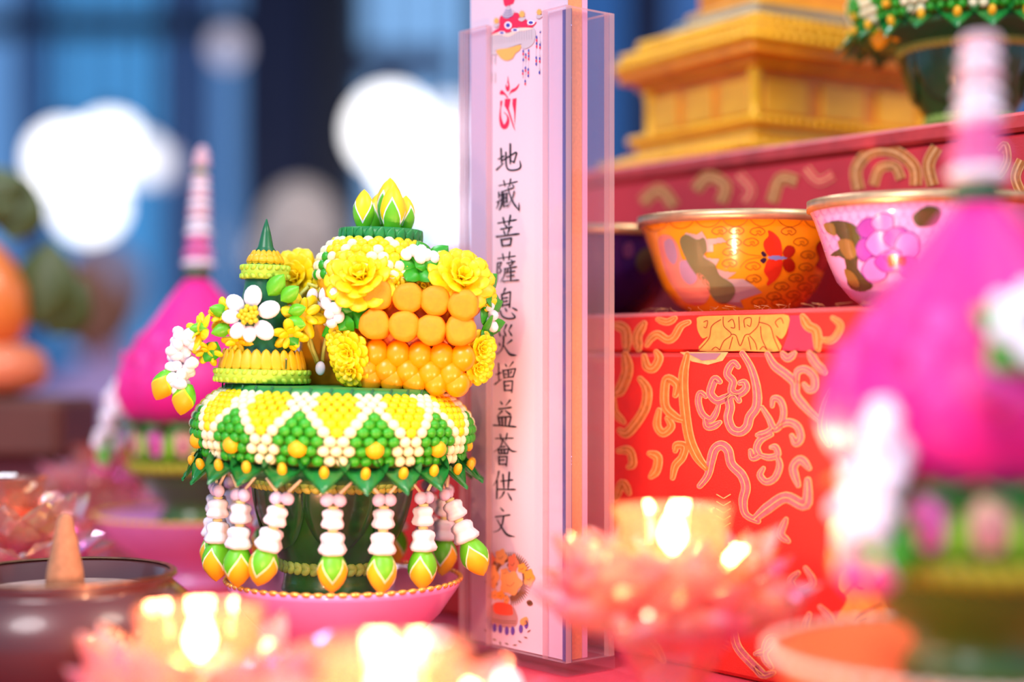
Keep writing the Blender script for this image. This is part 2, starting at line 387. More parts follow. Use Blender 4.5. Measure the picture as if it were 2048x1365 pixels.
# ------------------------------------------------------------------ brocade boxes (all turned the same way)
PH = radians(51); U = Vector((cos(PH), -sin(PH), 0)); NB = Vector((sin(PH), cos(PH), 0))   # along the front to the near right / into the depth
OC = Vector(((1480 - 1024) * .64 / F, .64, 0))                                              # centre of the amber bowl
zShelf = HC + .0159; zUp = HC + .0923
def basis(o): return Matrix(((U.x, NB.x, 0, o.x), (U.y, NB.y, 0, o.y), (0, 0, 1, o.z), (0, 0, 0, 1)))
broc = mat('red_brocade', '#d3261a', .5, var=.1, vscale=70, bump=.35, bscale=1500)
broc2 = mat('rose_brocade', '#d2303a', .55, var=.12, vscale=40, bump=.35, bscale=1500)
gthr = mat('gold_thread', '#f7b070', .4, var=.2, vscale=400); mthr = mat('mauve_thread', '#c9606c', .5, var=.25, vscale=600, bump=.5, bscale=2500); bthr = mat('bronze_thread', '#c4702c', .5, var=.25, vscale=500)
gfill = mat('gold_brocade', '#f29a44', .45, var=.15, vscale=300); brn = mat('brown_outline', '#8a3a16', .6); rosef = mat('pink_brocade', '#f2304e', .5, var=.1)
def plane_hit(x, y, o, n):
    d = Vector(((x - 1024) / F, 1, (HOR - y) / F)); c = Vector((0, 0, HC)); return c + d * ((o - c).dot(n) / d.dot(n))
def decal(name, mats, items, o, n, B, parent):
    """items: (verts_px, faces, mat, lift). Printed / woven pattern on the plane through o, given in box coordinates B"""
    Bi = B.inverted(); mb = MB()
    for vs, fs, mi, lift in items:
        mb.add(([(Bi @ (plane_hit(x, y, o, n) - n * lift))[:] for x, y in vs], fs), mi)
    return mb.build(name, mats, parent, smooth=False)
def scrolls(mats, items, per, o, n, B, parent):
    for i in range(0, len(items), per): decal('woven_scroll', mats, items[i:i + per], o, n, B, parent)
# lower box: U runs from the far left end to the near right end
LO = OC - NB * .047; LO.z = 0; B1 = basis(LO)
lb = empty('brocade_box', LO + Vector((0, 0, .0003)), -PH)
uL, uR = -.26, .30
body1 = MB().add(bbox((uL, 0, 0), (uR, .095, HC), .0015)).build('body', broc, lb, smooth=False)
rim1 = MB().add(bbox((uL, .002, HC), (uR, .097, zShelf), .0015)).build('upper_band', broc, lb, smooth=False)
tag(lb, 'red silk brocade step box with gold scrolls carrying the enamel bowls', 'box')
def Z7(x, y): return (1200 + x / 3.69, 630 + y / 3.69)
def Z4(x, y): return (1500 + x / 2.053, 700 + y / 2.053)
def Z5(x, y): return (1020 + x / 2.926, 900 + y / 2.926)
def scroll(items, pts, w, mid=1, cf=None, line=True, lift=0):
    cf = cf or Z7; k = {Z7: 3.69, Z4: 2.053, Z5: 2.926}[cf]
    p = smooth_pts([cf(*a) for a in pts], 6); w = w / k
    tp = lambda t, w: w * min(1, .55 + 2.2 * min(t, 1 - t))
    v, f = ribbon2(p, lambda t: tp(t, w) + 3.4); items.append((v, f, 0, .00025 + lift))
    for e in (p[0], p[-1]): v, f = disc2(e, w * .28 + 1.7); items.append((v, f, 0, .00027 + lift))
    v, f = ribbon2(p, lambda t: tp(t, w)); items.append((v, f, mid, .0005 + lift))
    for e in (p[0], p[-1]): v, f = disc2(e, w * .28); items.append((v, f, mid, .00052 + lift))
    if line:
        v, f = ribbon2(p, lambda t: w * .1); items.append((v, f, 0, .0007 + lift))
its = []
R_ = [([(650, 300), (620, 450), (625, 650), (660, 900), (720, 1050), (790, 1140)], 62, 2),
      ([(1055, 290), (1120, 400), (1160, 550), (1160, 680), (1110, 760), (1090, 830), (1040, 870), (980, 850), (950, 770), (965, 690), (955, 620), (1000, 600), (1030, 640)], 58, 1),
      ([(1025, 390), (990, 360), (955, 400), (945, 450), (985, 500), (975, 570), (1030, 590), (1080, 550), (1070, 505), (1035, 510)], 48, 1),
      ([(890, 500), (855, 480), (830, 530), (820, 590), (870, 640), (930, 620), (975, 590)], 52, 1),
      ([(785, 610), (745, 585), (730, 650), (760, 740), (820, 780), (860, 730), (880, 670)], 40, 1), ([(890, 800), (840, 830), (795, 830), (780, 770)], 42, 1),
      ([(1240, 295), (1290, 380), (1380, 450), (1440, 510), (1450, 600), (1520, 690), (1620, 790)], 56, 1),
      ([(1455, 520), (1460, 430), (1520, 410), (1580, 460), (1585, 540), (1545, 560), (1510, 520)], 46, 1),
      ([(1200, 690), (1250, 770), (1290, 850), (1340, 810), (1360, 720), (1335, 640), (1285, 625), (1275, 680)], 40, 1),
      ([(1310, 840), (1390, 800), (1460, 830), (1485, 910), (1450, 955), (1420, 900)], 48, 1), ([(1290, 840), (1230, 880), (1165, 895)], 42, 1),
      ([(1270, 890), (1190, 930), (1160, 990), (1175, 1040), (1130, 1060), (1115, 1010)], 44, 1), ([(1180, 1040), (1250, 1060), (1315, 1040), (1300, 985), (1265, 985)], 38, 1),
      ([(1310, 1050), (1330, 1120), (1295, 1210), (1230, 1240), (1185, 1190), (1210, 1140)], 42, 1),
      ([(740, 1270), (800, 1190), (825, 1080), (850, 1000), (900, 970), (950, 1010), (975, 1110), (1050, 1190), (1080, 1280), (1060, 1380), (1080, 1480), (1170, 1530)], 60, 1),
      ([(190, 300), (205, 420), (160, 545), (120, 590)], 75, 2), ([(330, 310), (350, 390), (400, 400), (440, 330), (420, 280)], 52, 2), ([(300, 480), (350, 560), (340, 680), (280, 790), (200, 880), (150, 860)], 62, 2),
      ([(560, 600), (570, 520), (500, 480), (480, 580), (490, 690), (560, 760), (620, 785)], 54, 2), ([(440, 710), (425, 820), (470, 880), (530, 830), (500, 770)], 48, 2),
      ([(560, 1010), (570, 970), (630, 980), (610, 1060), (560, 1120), (540, 1210)], 48, 2), ([(370, 1030), (430, 1060), (420, 1150), (380, 1200)], 56, 2), ([(140, 1010), (220, 1010), (245, 1100), (215, 1130)], 52, 2), ([(100, 620), (110, 720), (180, 800)], 44, 2),
      ([(1550, 290), (1600, 370), (1660, 430)], 56, 1), ([(1700, 560), (1650, 720), (1640, 850), (1690, 970)], 54, 1), ([(1350, 290), (1390, 330), (1440, 290)], 44, 1)]
for p, w, m_ in R_: scroll(its, p, w, m_)
for p, w, m_ in [([(20, 700), (80, 650), (150, 610), (230, 640), (240, 540)], 40, 1), ([(200, 560), (180, 490), (210, 455), (245, 490)], 30, 1), ([(290, 1060), (335, 1120), (290, 1190), (230, 1150), (245, 1090)], 30, 1),
                 ([(140, 1190), (80, 1190), (60, 1260), (90, 1310)], 26, 1), ([(230, 900), (260, 960), (200, 990), (170, 950), (200, 920)], 26, 1), ([(150, 700), (130, 760), (160, 790)], 26, 1),
                 ([(20, 1300), (50, 1340), (100, 1330)], 22, 1)]: scroll(its, p, w, m_, Z4)
for p, w, m_ in [([(1310, 1010), (1330, 1150), (1420, 1260), (1500, 1330)], 44, 1), ([(1560, 1100), (1500, 1180), (1440, 1200)], 36, 1), ([(700, 1080), (820, 1120), (900, 1240)], 50, 2), ([(620, 300), (660, 200), (700, 260)], 40, 2)]: scroll(its, p, w, m_, Z5)
SCR = its; its = []
v = smooth_pts([Z7(*a) for a in [(595, 282), (950, 282), (910, 345), (800, 375), (680, 350)]], 1, True); its.append((v, [tuple(range(len(v)))], 0, .0003))
v = [Z7(*a) for a in [(650, 290), (900, 290), (860, 335), (760, 345)]]; its.append((v, [tuple(range(len(v)))], 3, .0005))
lf = smooth_pts([Z4(*a) for a in [(370, 1180), (355, 1110), (400, 1030), (365, 980), (380, 910), (470, 890), (540, 960), (560, 1060), (640, 1180), (560, 1220), (430, 1210)]], 4, True); its.append((lf, [tuple(range(len(lf)))], 4, .0003))
for p in [[(400, 1180), (440, 1100), (540, 1050)], [(430, 1190), (470, 1150), (450, 1120), (480, 1100)], [(390, 1010), (440, 960), (460, 930)], [(430, 930), (440, 980), (470, 990)], [(480, 1200), (540, 1110), (600, 1180)]]:
    v, f = ribbon2(smooth_pts([Z4(*a) for a in p], 5), 3.5); its.append((v, f, 5, .0005))
for r in range(5):
    for s in (-1, 1):
        v, f = ribbon2([Z5(1255, 290 + r * 42), Z5(1255 + s * 42, 265 + r * 42)], 2.2); its.append((v, f, 0, .0005))
n1 = NB.copy()
TM = [gthr, mthr, bthr, mat('steel_thread', '#9a7080', .5), gfill, brn]
scrolls(TM, SCR, 7, LO, n1, B1, lb)
decal('woven_leaf', TM, its[:2], LO, n1, B1, lb); decal('woven_leaf', TM, its[2:8], LO, n1, B1, lb); decal('woven_feather', TM, its[8:], LO, n1, B1, lb)
its = []
LO2 = LO + NB * .002
mo = smooth_pts([Z7(*a) for a in [(720, 60), (735, 20), (900, 12), (1050, 8), (1250, 6), (1395, 12), (1385, 120), (1345, 185), (1300, 160), (1335, 272), (1040, 272), (735, 272), (800, 170), (760, 180), (725, 120)]], 3, True)
its.append((mo, [tuple(range(len(mo)))], 4, .0003))
for p in [[(730, 272), (810, 180), (830, 90), (900, 40)], [(830, 265), (860, 245), (890, 265)], [(890, 265), (920, 200), (975, 150), (920, 90), (915, 20)], [(975, 150), (1010, 160), (1040, 235), (1075, 160), (1110, 150)],
          [(1110, 150), (1170, 90), (1185, 20)], [(960, 260), (985, 170)], [(1120, 265), (1100, 170)], [(1165, 265), (1150, 210), (1110, 160)], [(1330, 270), (1290, 180), (1260, 90), (1180, 60)], [(1240, 265), (1200, 180), (1190, 90)],
          [(1185, 265), (1210, 240), (1235, 262)], [(950, 60), (985, 40), (1000, 100), (970, 100)], [(1075, 100), (1070, 40), (1120, 30), (1115, 90), (1090, 80)], [(1030, 20), (1035, 120)], [(770, 60), (800, 50), (790, 100), (770, 95)], [(1320, 100), (1300, 60), (1340, 30), (1360, 70)]]:
    v, f = ribbon2(smooth_pts([Z7(*a) for a in p], 5), 1.7); its.append((v, f, 5, .0005))
LOT = its; its = []
for p, w, m_ in [([(660, 60), (600, 90), (550, 170), (500, 190), (430, 150), (380, 180), (350, 230)], 46, 2), ([(330, 70), (280, 160), (290, 260)], 60, 2), ([(110, 80), (190, 120), (200, 260)], 64, 2), ([(1500, 20), (1540, 90), (1600, 130), (1610, 260)], 60, 2), ([(1720, 30), (1780, 90), (1720, 190), (1640, 190)], 40, 2), ([(430, 40), (500, 60), (560, 30)], 40, 2)]:
    scroll(its, p, w, m_)
scrolls([gthr, mthr, bthr], its, 7, LO2, n1, B1, lb); its = []
v = [Z7(*a) for a in [(1400, 12), (1490, 8), (1560, 120), (1590, 272), (1345, 272), (1390, 150)]]; its.append((v, [tuple(range(len(v)))], 6, .0002))
decal('woven_patch', [gthr, mthr, bthr, brn, gfill, brn, rosef], its, LO2, n1, B1, lb)
decal('woven_lotus_motif', [gthr, mthr, bthr, brn, gfill, brn, rosef], LOT, LO2, n1, B1, lb)
for i in range(26):      # frayed threads along the top edge
    u = -.02 + random.random() * .12; a = B1 @ Vector((u, .006, zShelf))
    b = (u, .006, zShelf)
    pts = [Vector(b) + Vector((random.uniform(-.0015, .0015) * k, random.uniform(-.001, .001) * k, .0006 * k)) for k in range(4)]
    if i == 0: fz = MB()
    fz.add(tube(pts, .00007, 3))
tag(fz.build('frayed_threads', gthr, lb), kind='stuff')
# upper box
UO = OC + NB * .053; UO.z = 0; B2 = basis(UO)
ub = empty('brocade_box', UO + Vector((0, 0, .0003)), -PH)
MB().add(bbox((-.19, 0, 0), (.36, .26, zUp - .008), .0015)).build('body', broc2, ub, smooth=False)
MB().add(bbox((-.192, -.002, zUp - .0075), (.362, .262, zUp), .0015)).build('lid', mat('rose_brocade_lid', '#c83c3c', .5, var=.3, vscale=90), ub, smooth=False)
tag(ub, 'tall rose red brocade box behind the bowls carrying the golden stupa', 'box')
its = []
ZR = lambda x, y: (1180 + x / 2.36, y / 2.36)
def scroll2(pts, w, mid):
    p = smooth_pts([ZR(*a) for a in pts], 6); w /= 2.36
    v, f = ribbon2(p, w + 4); its.append((v, f, 0, .0003)); v, f = ribbon2(p, w); its.append((v, f, mid, .0005)); v, f = ribbon2(p, w * .25); its.append((v, f, 0, .0007))
for p, w, m_ in [([(1270, 900), (1260, 800), (1330, 720), (1440, 720), (1530, 790), (1540, 880)], 50, 2), ([(1340, 880), (1370, 800), (1440, 790), (1470, 850)], 40, 2), ([(1620, 880), (1600, 780), (1640, 700)], 50, 2), ([(1930, 720), (1960, 690), (1970, 760), (1930, 830), (1900, 800)], 30, 2), ([(1880, 640), (1940, 580), (2040, 560)], 40, 2), ([(2040, 760), (2010, 840), (2040, 920)], 40, 2),
                 ([(500, 900), (560, 840), (640, 880), (620, 960)], 50, 2), ([(860, 960), (900, 850), (980, 860)], 50, 2), ([(250, 960), (330, 900), (400, 980)], 50, 2), ([(700, 830), (760, 900), (730, 960)], 40, 3), ([(1020, 800), (1080, 860), (1150, 830)], 40, 3)]: scroll2(p, w, m_)
scrolls([gthr, mthr, bthr, rosef], its, 3, UO, n1, B2, ub)
# far red box behind the acrylic holder
a = W(845, 488, .9)
rb = empty('brocade_box', (-.005, 1.0, .0003), -PH * .25)
MB().add(bbox((-.085, -.05, 0), (.09, .06, a.z - .006), .002)).build('body', broc2, rb, smooth=False)
MB().add(bbox((-.087, -.052, a.z - .006), (.092, .062, a.z), .002)).build('lid', broc2, rb, smooth=False)
tag(rb, 'plain red cloth box far behind the acrylic holder', 'box')

# ------------------------------------------------------------------ enamel bowls
brass = mat('brass_rim', '#d8b083', .35, metal=.7, var=.2, vscale=150)
BR, BH = .0419, .0395
BPROF = [(.45, 0), (.5, .0), (.52, .03), (.62, .1), (.74, .25), (.82, .45), (.88, .65), (.935, .82), (.968, .895), (1.0, .905), (1.0, 1.0), (.965, 1.0), (.955, .95), (.9, .8), (.83, .6), (.76, .4), (.64, .2), (.45, .08), (.02, .06)]
def brad(h):
    for (r0, z0), (r1, z1) in zip(BPROF[2:9], BPROF[3:9]):
        if z0 <= h <= z1: return r0 + (r1 - r0) * (h - z0) / (z1 - z0)
    return .55
def bowl(k, base, label, inside):
    c = OC + U * (.09 * k); c.z = zShelf + .0004
    root = empty('offering_bowl', c)
    MB().add(lathe([(r * BR, z * BH) for r, z in BPROF], 64, cap=True, mids=[0] * 8 + [1] * 3 + [2] * 7)).build('body', [base, brass, inside], root)
    tag(root, label, 'bowl', 'enamel offering bowls on the lower box'); return root, c
def bowl_decal(name, root, c, mats, items, sub=6):
    """items in photo pixels relative to the bowl's own centre line; wrapped round the bowl wall"""
    D = c.y; sc = F / D; az = atan2(c.x, c.y); mb = MB()
    for vs, fs, mi, lift in items:
        o = []
        for x, y in vs:
            Dn = D - BR * .7; h = (HC + (HOR - y) * Dn / F - c.z) / BH; h = max(.04, min(.95, h)); r = brad(h) * BR
            s = ((x - 1024) - (c.x / c.y) * F) / (sc * 1.035) / r; s = max(-.985, min(.985, s)); a = asin(s) + 0
            r += lift
            # angle a measured from the direction to the camera
            d = az; fx, fy = -sin(d), -cos(d); rx, ry = cos(d), -sin(d)
            o.append((r * (cos(a) * fx + sin(a) * rx), r * (cos(a) * fy + sin(a) * ry), h * BH))
        mb.add((o, fs), mi)
    return mb.build(name, mats, root, smooth=False)
enam = lambda n, c, v=.06: mat(n, c, .18, coat=.7, var=v, vscale=40)
amber = enam('amber_enamel', '#ffa214', .1); violet = enam('violet_enamel', '#edb4ee'); indigo = enam('indigo_enamel', '#2a1660', .3); inner = mat('bowl_inside', '#b98a50', .35, metal=.7)
b0, c0 = bowl(0, amber, 'amber enamel bowl with a red butterfly and grey leaves', inner)
b1, c1 = bowl(1, violet, 'violet enamel bowl with a purple peony and dark leaves', inner)
b2, c2 = bowl(-1, indigo, 'dark indigo enamel bowl seen beside the acrylic holder', inner)
cop = mat('copper_wire', '#a04c06', .4, metal=.2)
Z8 = lambda x, y: (1260 + x / 4.096, 400 + y / 4.096)
def fan(pts, mi, lift, k=3, cf=Z8, sm=True):
    p = smooth_pts([cf(*a) for a in pts], k, True) if sm else [cf(*a) for a in pts]
    # fine patch so it can bend round the bowl
    st_ = 1.5; xa = min(a[0] for a in p); xb = max(a[0] for a in p); yb_ = max(a[1] for a in p); y = min(a[1] for a in p); v = []; f = []; n = len(p)
    while y < yb_:
        ym = y + st_ / 2; xs = []
        for a, b in zip(p, p[1:] + p[:1]):
            if (a[1] > ym) != (b[1] > ym): xs.append(a[0] + (ym - a[1]) * (b[0] - a[0]) / (b[1] - a[1]))
        xs.sort()
        for x0_, x1_ in zip(xs[::2], xs[1::2]):
            k_ = max(1, int((x1_ - x0_) / 6)); b0_ = len(v)
            for q_ in range(k_ + 1): xx = x0_ + (x1_ - x0_) * q_ / k_; v += [(xx, y), (xx, y + st_)]
            for q_ in range(k_): c_ = b0_ + 2 * q_; f.append((c_, c_ + 2, c_ + 3, c_ + 1))
        y += st_
    return (v, f, mi, lift)
# clouds of wire
its = []
def cloud(x, y, s=1.0):
    p = [(-60, 5), (-40, -22), (-12, -30), (20, -34), (50, -20), (66, 0), (48, 22), (22, 30), (5, 12), (-8, 30), (-36, 24)]
    v, f = ribbon2(smooth_pts([Z8(x + a * s, y + b * s) for a, b in p], 3, True), 1.5, True); its.append((v, f, 0, .00022))
    v, f = ribbon2(smooth_pts([Z8(x - 10 * s, y), Z8(x + 25 * s, y - 4), Z8(x + 30 * s, y + 14 * s)], 3), 1.4); its.append((v, f, 0, .00022))
for x, y in [(870, 268), (1035, 275), (1280, 270), (735, 265), (985, 360), (850, 360), (1380, 350), (820, 435), (815, 525), (1000, 550), (1440, 450), (1425, 550), (1005, 650), (1345, 640), (1510, 640), (1640, 630), (1230, 710), (1420, 710), (1580, 710), (1720, 700), (1330, 775), (1490, 780), (1640, 780), (1050, 835), (1210, 840), (1380, 845), (1540, 840), (1170, 790), (1700, 330)]:
    if (x, y) != (1700, 330): cloud(x, y, .95)
for i in range(-1, 7):
    x = 330 + i * 215
    v, f = ribbon2(smooth_pts([Z8(x, 172), Z8(x + 40, 215), Z8(x + 105, 235), Z8(x + 170, 215), Z8(x + 208, 172)], 4), 1.0); its.append((v, f, 0, .00022))
for p in [[(880, 410), (960, 455), (1070, 468)], [(900, 560), (960, 500), (1070, 480)]]:
    v, f = ribbon2(smooth_pts([Z8(*a) for a in p], 4), 1.0); its.append((v, f, 0, .00022))
bowl_decal('cloud_wirework', b0, c0, [cop], its)
redE = enam('red_enamel', '#d8341a', .15); dred = enam('dark_red_enamel', '#a82410', .15); blueE = enam('blue_enamel', '#7e86c8'); navyE = enam('navy_enamel', '#231a38'); greyG = enam('grey_green_enamel', '#7c7a4e', .25); greyL = enam('pale_grey_enamel', '#c4a7a0', .2); pinkE = enam('salmon_enamel', '#ee8f78', .25); lilE = enam('lilac_enamel_patch', '#b58fa8', .25)
its = [fan([(1120, 268), (1165, 285), (1215, 340), (1232, 420), (1225, 470), (1130, 470), (1088, 400), (1090, 350), (1125, 310)], 0, .0003), fan([(1130, 490), (1225, 490), (1232, 560), (1200, 640), (1130, 700), (1110, 690), (1125, 650), (1092, 600), (1095, 560)], 0, .0003),
       fan([(1240, 430), (1270, 385), (1320, 390), (1338, 430), (1300, 478), (1250, 470)], 1, .0003), fan([(1245, 500), (1300, 485), (1338, 530), (1325, 585), (1270, 590), (1240, 545)], 1, .0003),
       fan([(1115, 480), (1180, 465), (1275, 482), (1180, 500)], 2, .0005), fan([(1065, 445), (1085, 432), (1110, 465), (1085, 475)], 3, .0004), fan([(1060, 500), (1085, 485), (1110, 495), (1090, 528), (1065, 515)], 3, .0004)]
bowl_decal('butterfly', b0, c0, [redE, dred, blueE, navyE], its)
its = [fan([(1510, 400), (1530, 340), (1590, 325), (1640, 360), (1650, 440), (1600, 470), (1660, 520), (1640, 590), (1570, 560), (1510, 530), (1540, 470)], 0, .0003)]
bowl_decal('red_blossom', b0, c0, [dred], its)
its = [fan([(240, 290), (330, 280), (400, 360), (440, 480), (540, 560), (650, 680), (660, 770), (600, 850), (480, 840), (380, 740), (300, 600), (250, 420)], 2, .0002), fan([(290, 330), (360, 320), (400, 450), (370, 520), (310, 450)], 3, .0004), fan([(420, 500), (510, 510), (560, 640), (500, 690), (430, 620)], 3, .0004), fan([(560, 600), (640, 650), (660, 740), (600, 750)], 2, .0005),
       fan([(430, 330), (470, 270), (560, 290), (600, 265), (640, 330), (760, 320), (795, 355), (690, 370), (690, 430), (600, 430), (640, 480), (740, 490), (700, 560), (780, 590), (870, 600), (800, 650), (930, 655), (1000, 700), (1075, 760), (960, 800), (900, 820), (930, 885), (800, 850), (700, 820), (680, 720), (600, 600), (540, 520), (480, 440)], 1, .0003, 1),
       fan([(420, 340), (470, 285), (560, 330), (620, 320), (640, 420), (610, 470), (700, 530), (740, 620), (840, 690), (860, 770), (790, 850), (700, 820), (640, 720), (560, 620), (480, 500)], 0, .0005)]
bowl_decal('leaf_spray', b0, c0, [greyG, greyL, pinkE, lilE], its)
# violet bowl
Z9 = lambda x, y: (1550 + x / 1.95, y / 1.95)
purE = enam('purple_enamel', '#b44cc0', .25); purL = enam('pale_purple_enamel', '#d584da', .2); olE = enam('olive_enamel', '#56512c', .35); brE = enam('bronze_enamel', '#9a7838', .3)
its = [fan([(200, 860), (260, 850), (330, 880), (345, 960), (330, 1040), (390, 1110), (340, 1130), (290, 1100), (280, 1000), (220, 980), (270, 950), (250, 900)], 0, .0003, 3, Z9), fan([(200, 855), (240, 860), (250, 905), (215, 890)], 1, .0005, 3, Z9), fan([(540, 850), (590, 815), (640, 830), (620, 880), (560, 890)], 0, .0003, 3, Z9), fan([(255, 930), (310, 930), (330, 990), (290, 1000)], 1, .0005, 3, Z9), fan([(280, 1040), (320, 1060), (340, 1110), (300, 1100)], 1, .0005, 3, Z9)]
bowl_decal('dark_leaves', b1, c1, [olE, brE], its)
its = []
for cx, cy, rx, ry, mi in [(380, 890, 45, 40, 0), (430, 870, 40, 35, 1), (360, 970, 30, 45, 0), (420, 950, 50, 50, 1), (480, 930, 45, 40, 0), (400, 1050, 45, 50, 1), (520, 960, 40, 50, 1), (450, 1020, 45, 40, 0), (520, 1040, 35, 40, 0), (470, 1000, 30, 28, 0)]:
    its.append(fan([(cx + rx * cos(2 * pi * j / 10) * (1 + .12 * (j % 2)), cy + ry * sin(2 * pi * j / 10)) for j in range(10)], mi, .0003 + .00003 * len(its), 2, Z9))
    v, f = ribbon2(smooth_pts([Z9(cx + rx * cos(2 * pi * j / 10) * (1 + .12 * (j % 2)), cy + ry * sin(2 * pi * j / 10)) for j in range(10)], 3, True), 2.0, True); its.append((v, f, 3, .0003 + .00003 * len(its)))
its += [fan([(450, 1000), (475, 995), (480, 1030), (455, 1040)], 2, .0011, 2, Z9), fan([(490, 1005), (515, 1008), (510, 1035), (490, 1030)], 2, .0011, 2, Z9)]
bowl_decal('peony', b1, c1, [purE, purL, redE, enam('plum_outline_enamel', '#8a2f98')], its)
its = []
for r in range(5):
    for i in range(16):
        x = 150 + i * 34 + (17 if r % 2 else 0); y = 800 + r * 34
        v, f = ribbon2(smooth_pts([Z9(x, y), Z9(x + 8, y + 20), Z9(x + 24, y + 22), Z9(x + 33, y)], 3), 1.0); its.append((v, f, 0, .00022))
bowl_decal('cloud_wirework', b1, c1, [mat('mauve_wire', '#c088c8', .4)], its)
its = [fan([(60, 440), (140, 400), (180, 520), (100, 600), (40, 540)], 0, .0003), fan([(-60, 380), (10, 360), (20, 460), (-50, 480)], 1, .0003)]
bowl_decal('enamel_flowers', b2, c2, [mat('dim_green_enamel', '#4a4a40', .3, coat=.5), mat('dim_violet_enamel', '#5a2f6a', .3, coat=.5)], its)

# ------------------------------------------------------------------ acrylic holder with folded prayer booklet
PA = radians(50); C0 = Vector((.0200, .58, 0)); UA = Vector((-cos(PA), sin(PA), 0)); VA = Vector((sin(PA), cos(PA), 0))
AW, AD, AH = .0643, .0249, .2496
BA = Matrix(((UA.x, VA.x, 0, C0.x), (UA.y, VA.y, 0, C0.y), (0, 0, 1, 0), (0, 0, 0, 1)))     # x = to the far left, y = depth, z up
# keep a right handed frame: use -UA as x
BA = Matrix(((-UA.x, VA.x, 0, C0.x), (-UA.y, VA.y, 0, C0.y), (0, 0, 1, 0), (0, 0, 0, 1)))
ah = empty('acrylic_holder', (0, 0, 0)); ah.matrix_basis = BA
acr = clear('clear_acrylic', (.955, .93, .965), ior=1.42, rough=.03, cloud=.05, ccol=(.95, .85, .95))
ace = clear('acrylic_edge', (.88, .74, .8), ior=1.5, rough=.1, cloud=.5, ccol=(1, .72, .68))
def sheet(name, a, b, edge):
    """acrylic sheet; edge = indices of box faces that are cut edges"""
    v, f = box(a, b); mb = MB(); mb.add((v, f, [1 if i in edge else 0 for i in range(6)])); return mb.build(name, [acr, ace], ah, smooth=False)
t = .0028; zb = .005
# faces: 0 bottom 1 top 2 front(-y) 3 right(+x) 4 back 5 left
MB().add(bbox((-AW - .0003, -.0003, 0), (.0003, AD + .0003, zb), .0004)).build('base_plate', acr, ah, smooth=False)
sheet('front_flange', (-.0132, 0, zb), (-.0001, t, AH), (0, 1, 3, 5)); sheet('front_flange', (-AW, 0, zb), (-.047, t, AH), (0, 1, 3, 5))
sheet('side_wall', (-t, t + .0001, zb), (-.0001, AD - t, AH), (0, 1, 2, 4)); sheet('side_wall', (-AW, t + .0001, zb), (-AW + t, AD - t, AH), (0, 1, 2, 4))
sheet('back_wall', (-AW, AD - t + .0001, zb), (-.0001, AD, AH), (0, 1, 3, 5))
bub = MB()
for i in range(130):
    z = zb + random.random() * (AH - zb - .002); bub.add(sph(5, 4, random.uniform(.0001, .00035), (-random.uniform(.0002, .0026), t + .00005, z)))
tag(bub.build('glue_bubbles', mat('glue', '#b9b4e6', .3), ah), kind='stuff')
MB().add(box((-.0046, t - .0004, zb), (-.0002, t + .0004, AH - .001))).build('glue_seam', clear('glue_seam', (.42, .40, .72), rough=.2, cloud=.3, ccol=(.35, .33, .65)), ah, smooth=False)
tag(ah, 'tall clear acrylic holder with two upright channels gripping a prayer booklet', 'holder')
bk = empty('prayer_booklet', (0, 0, 0)); bk.matrix_basis = BA @ T(0, 0, zb + .0002)
paper = mat('blush_paper', '#e4cad8', .85, var=.015, vscale=20); pedge = mat('candle_glow_page_edges', '#f6a66c', .8, var=.1, vscale=900)  # candle glow on the page edges is put into their peach colour
x0, x1 = -AW + t + .0005, -t - .0005; BHt = .285; y0 = t + .0006
MB().add(box((x0, y0, 0), (x1, y0 + .0006, BHt))).build('front_page', paper, bk, smooth=False)
MB().add(box((x0 + .0004, y0 + .0007, 0), (x1 - .0002, y0 + .0078, BHt - .003))).build('page_block', pedge, bk, smooth=False)
MB().add(box((x0, y0 + .0079, 0), (x1, y0 + .0105, BHt))).build('back_cover', mat('pink_cover', '#f5b4cf', .7), bk, smooth=False)
tag(bk, 'folded pink prayer booklet with printed Chinese characters in the acrylic holder', 'booklet')
PO = BA @ Vector((0, y0, 0)); PN = VA.copy(); BKM = BA @ T(0, 0, zb + .0002)
ink = mat('black_ink', '#231a2a', .8); redink = mat('crimson_ink', '#e0204f', .7)
def brush(code):
    """code: stroke type and points in the enlarged view; returns 2d ribbon width profile"""
    return {'h': lambda t: .95 if t < .12 else (.72 if t < .6 else .8 + (t - .6) * 1.0 if t < .9 else 1.15 - (t - .9) * 5), 'v': lambda t: 1.0 if t < .8 else 1.0 - (t - .8) * 1.2, 'p': lambda t: 1.05 - .75 * t, 'n': lambda t: .45 + 1.1 * t if t < .75 else max(.12, 1.27 - (t - .75) * 4.4),
            'd': lambda t: .45 + .8 * t if t < .75 else 1.05 - (t - .75) * 2.2, 't': lambda t: 1.1 - .7 * t, 'g': lambda t: .85 if t < .85 else max(.2, .95 - (t - .85) * 5), 'z': lambda t: .85}[code]
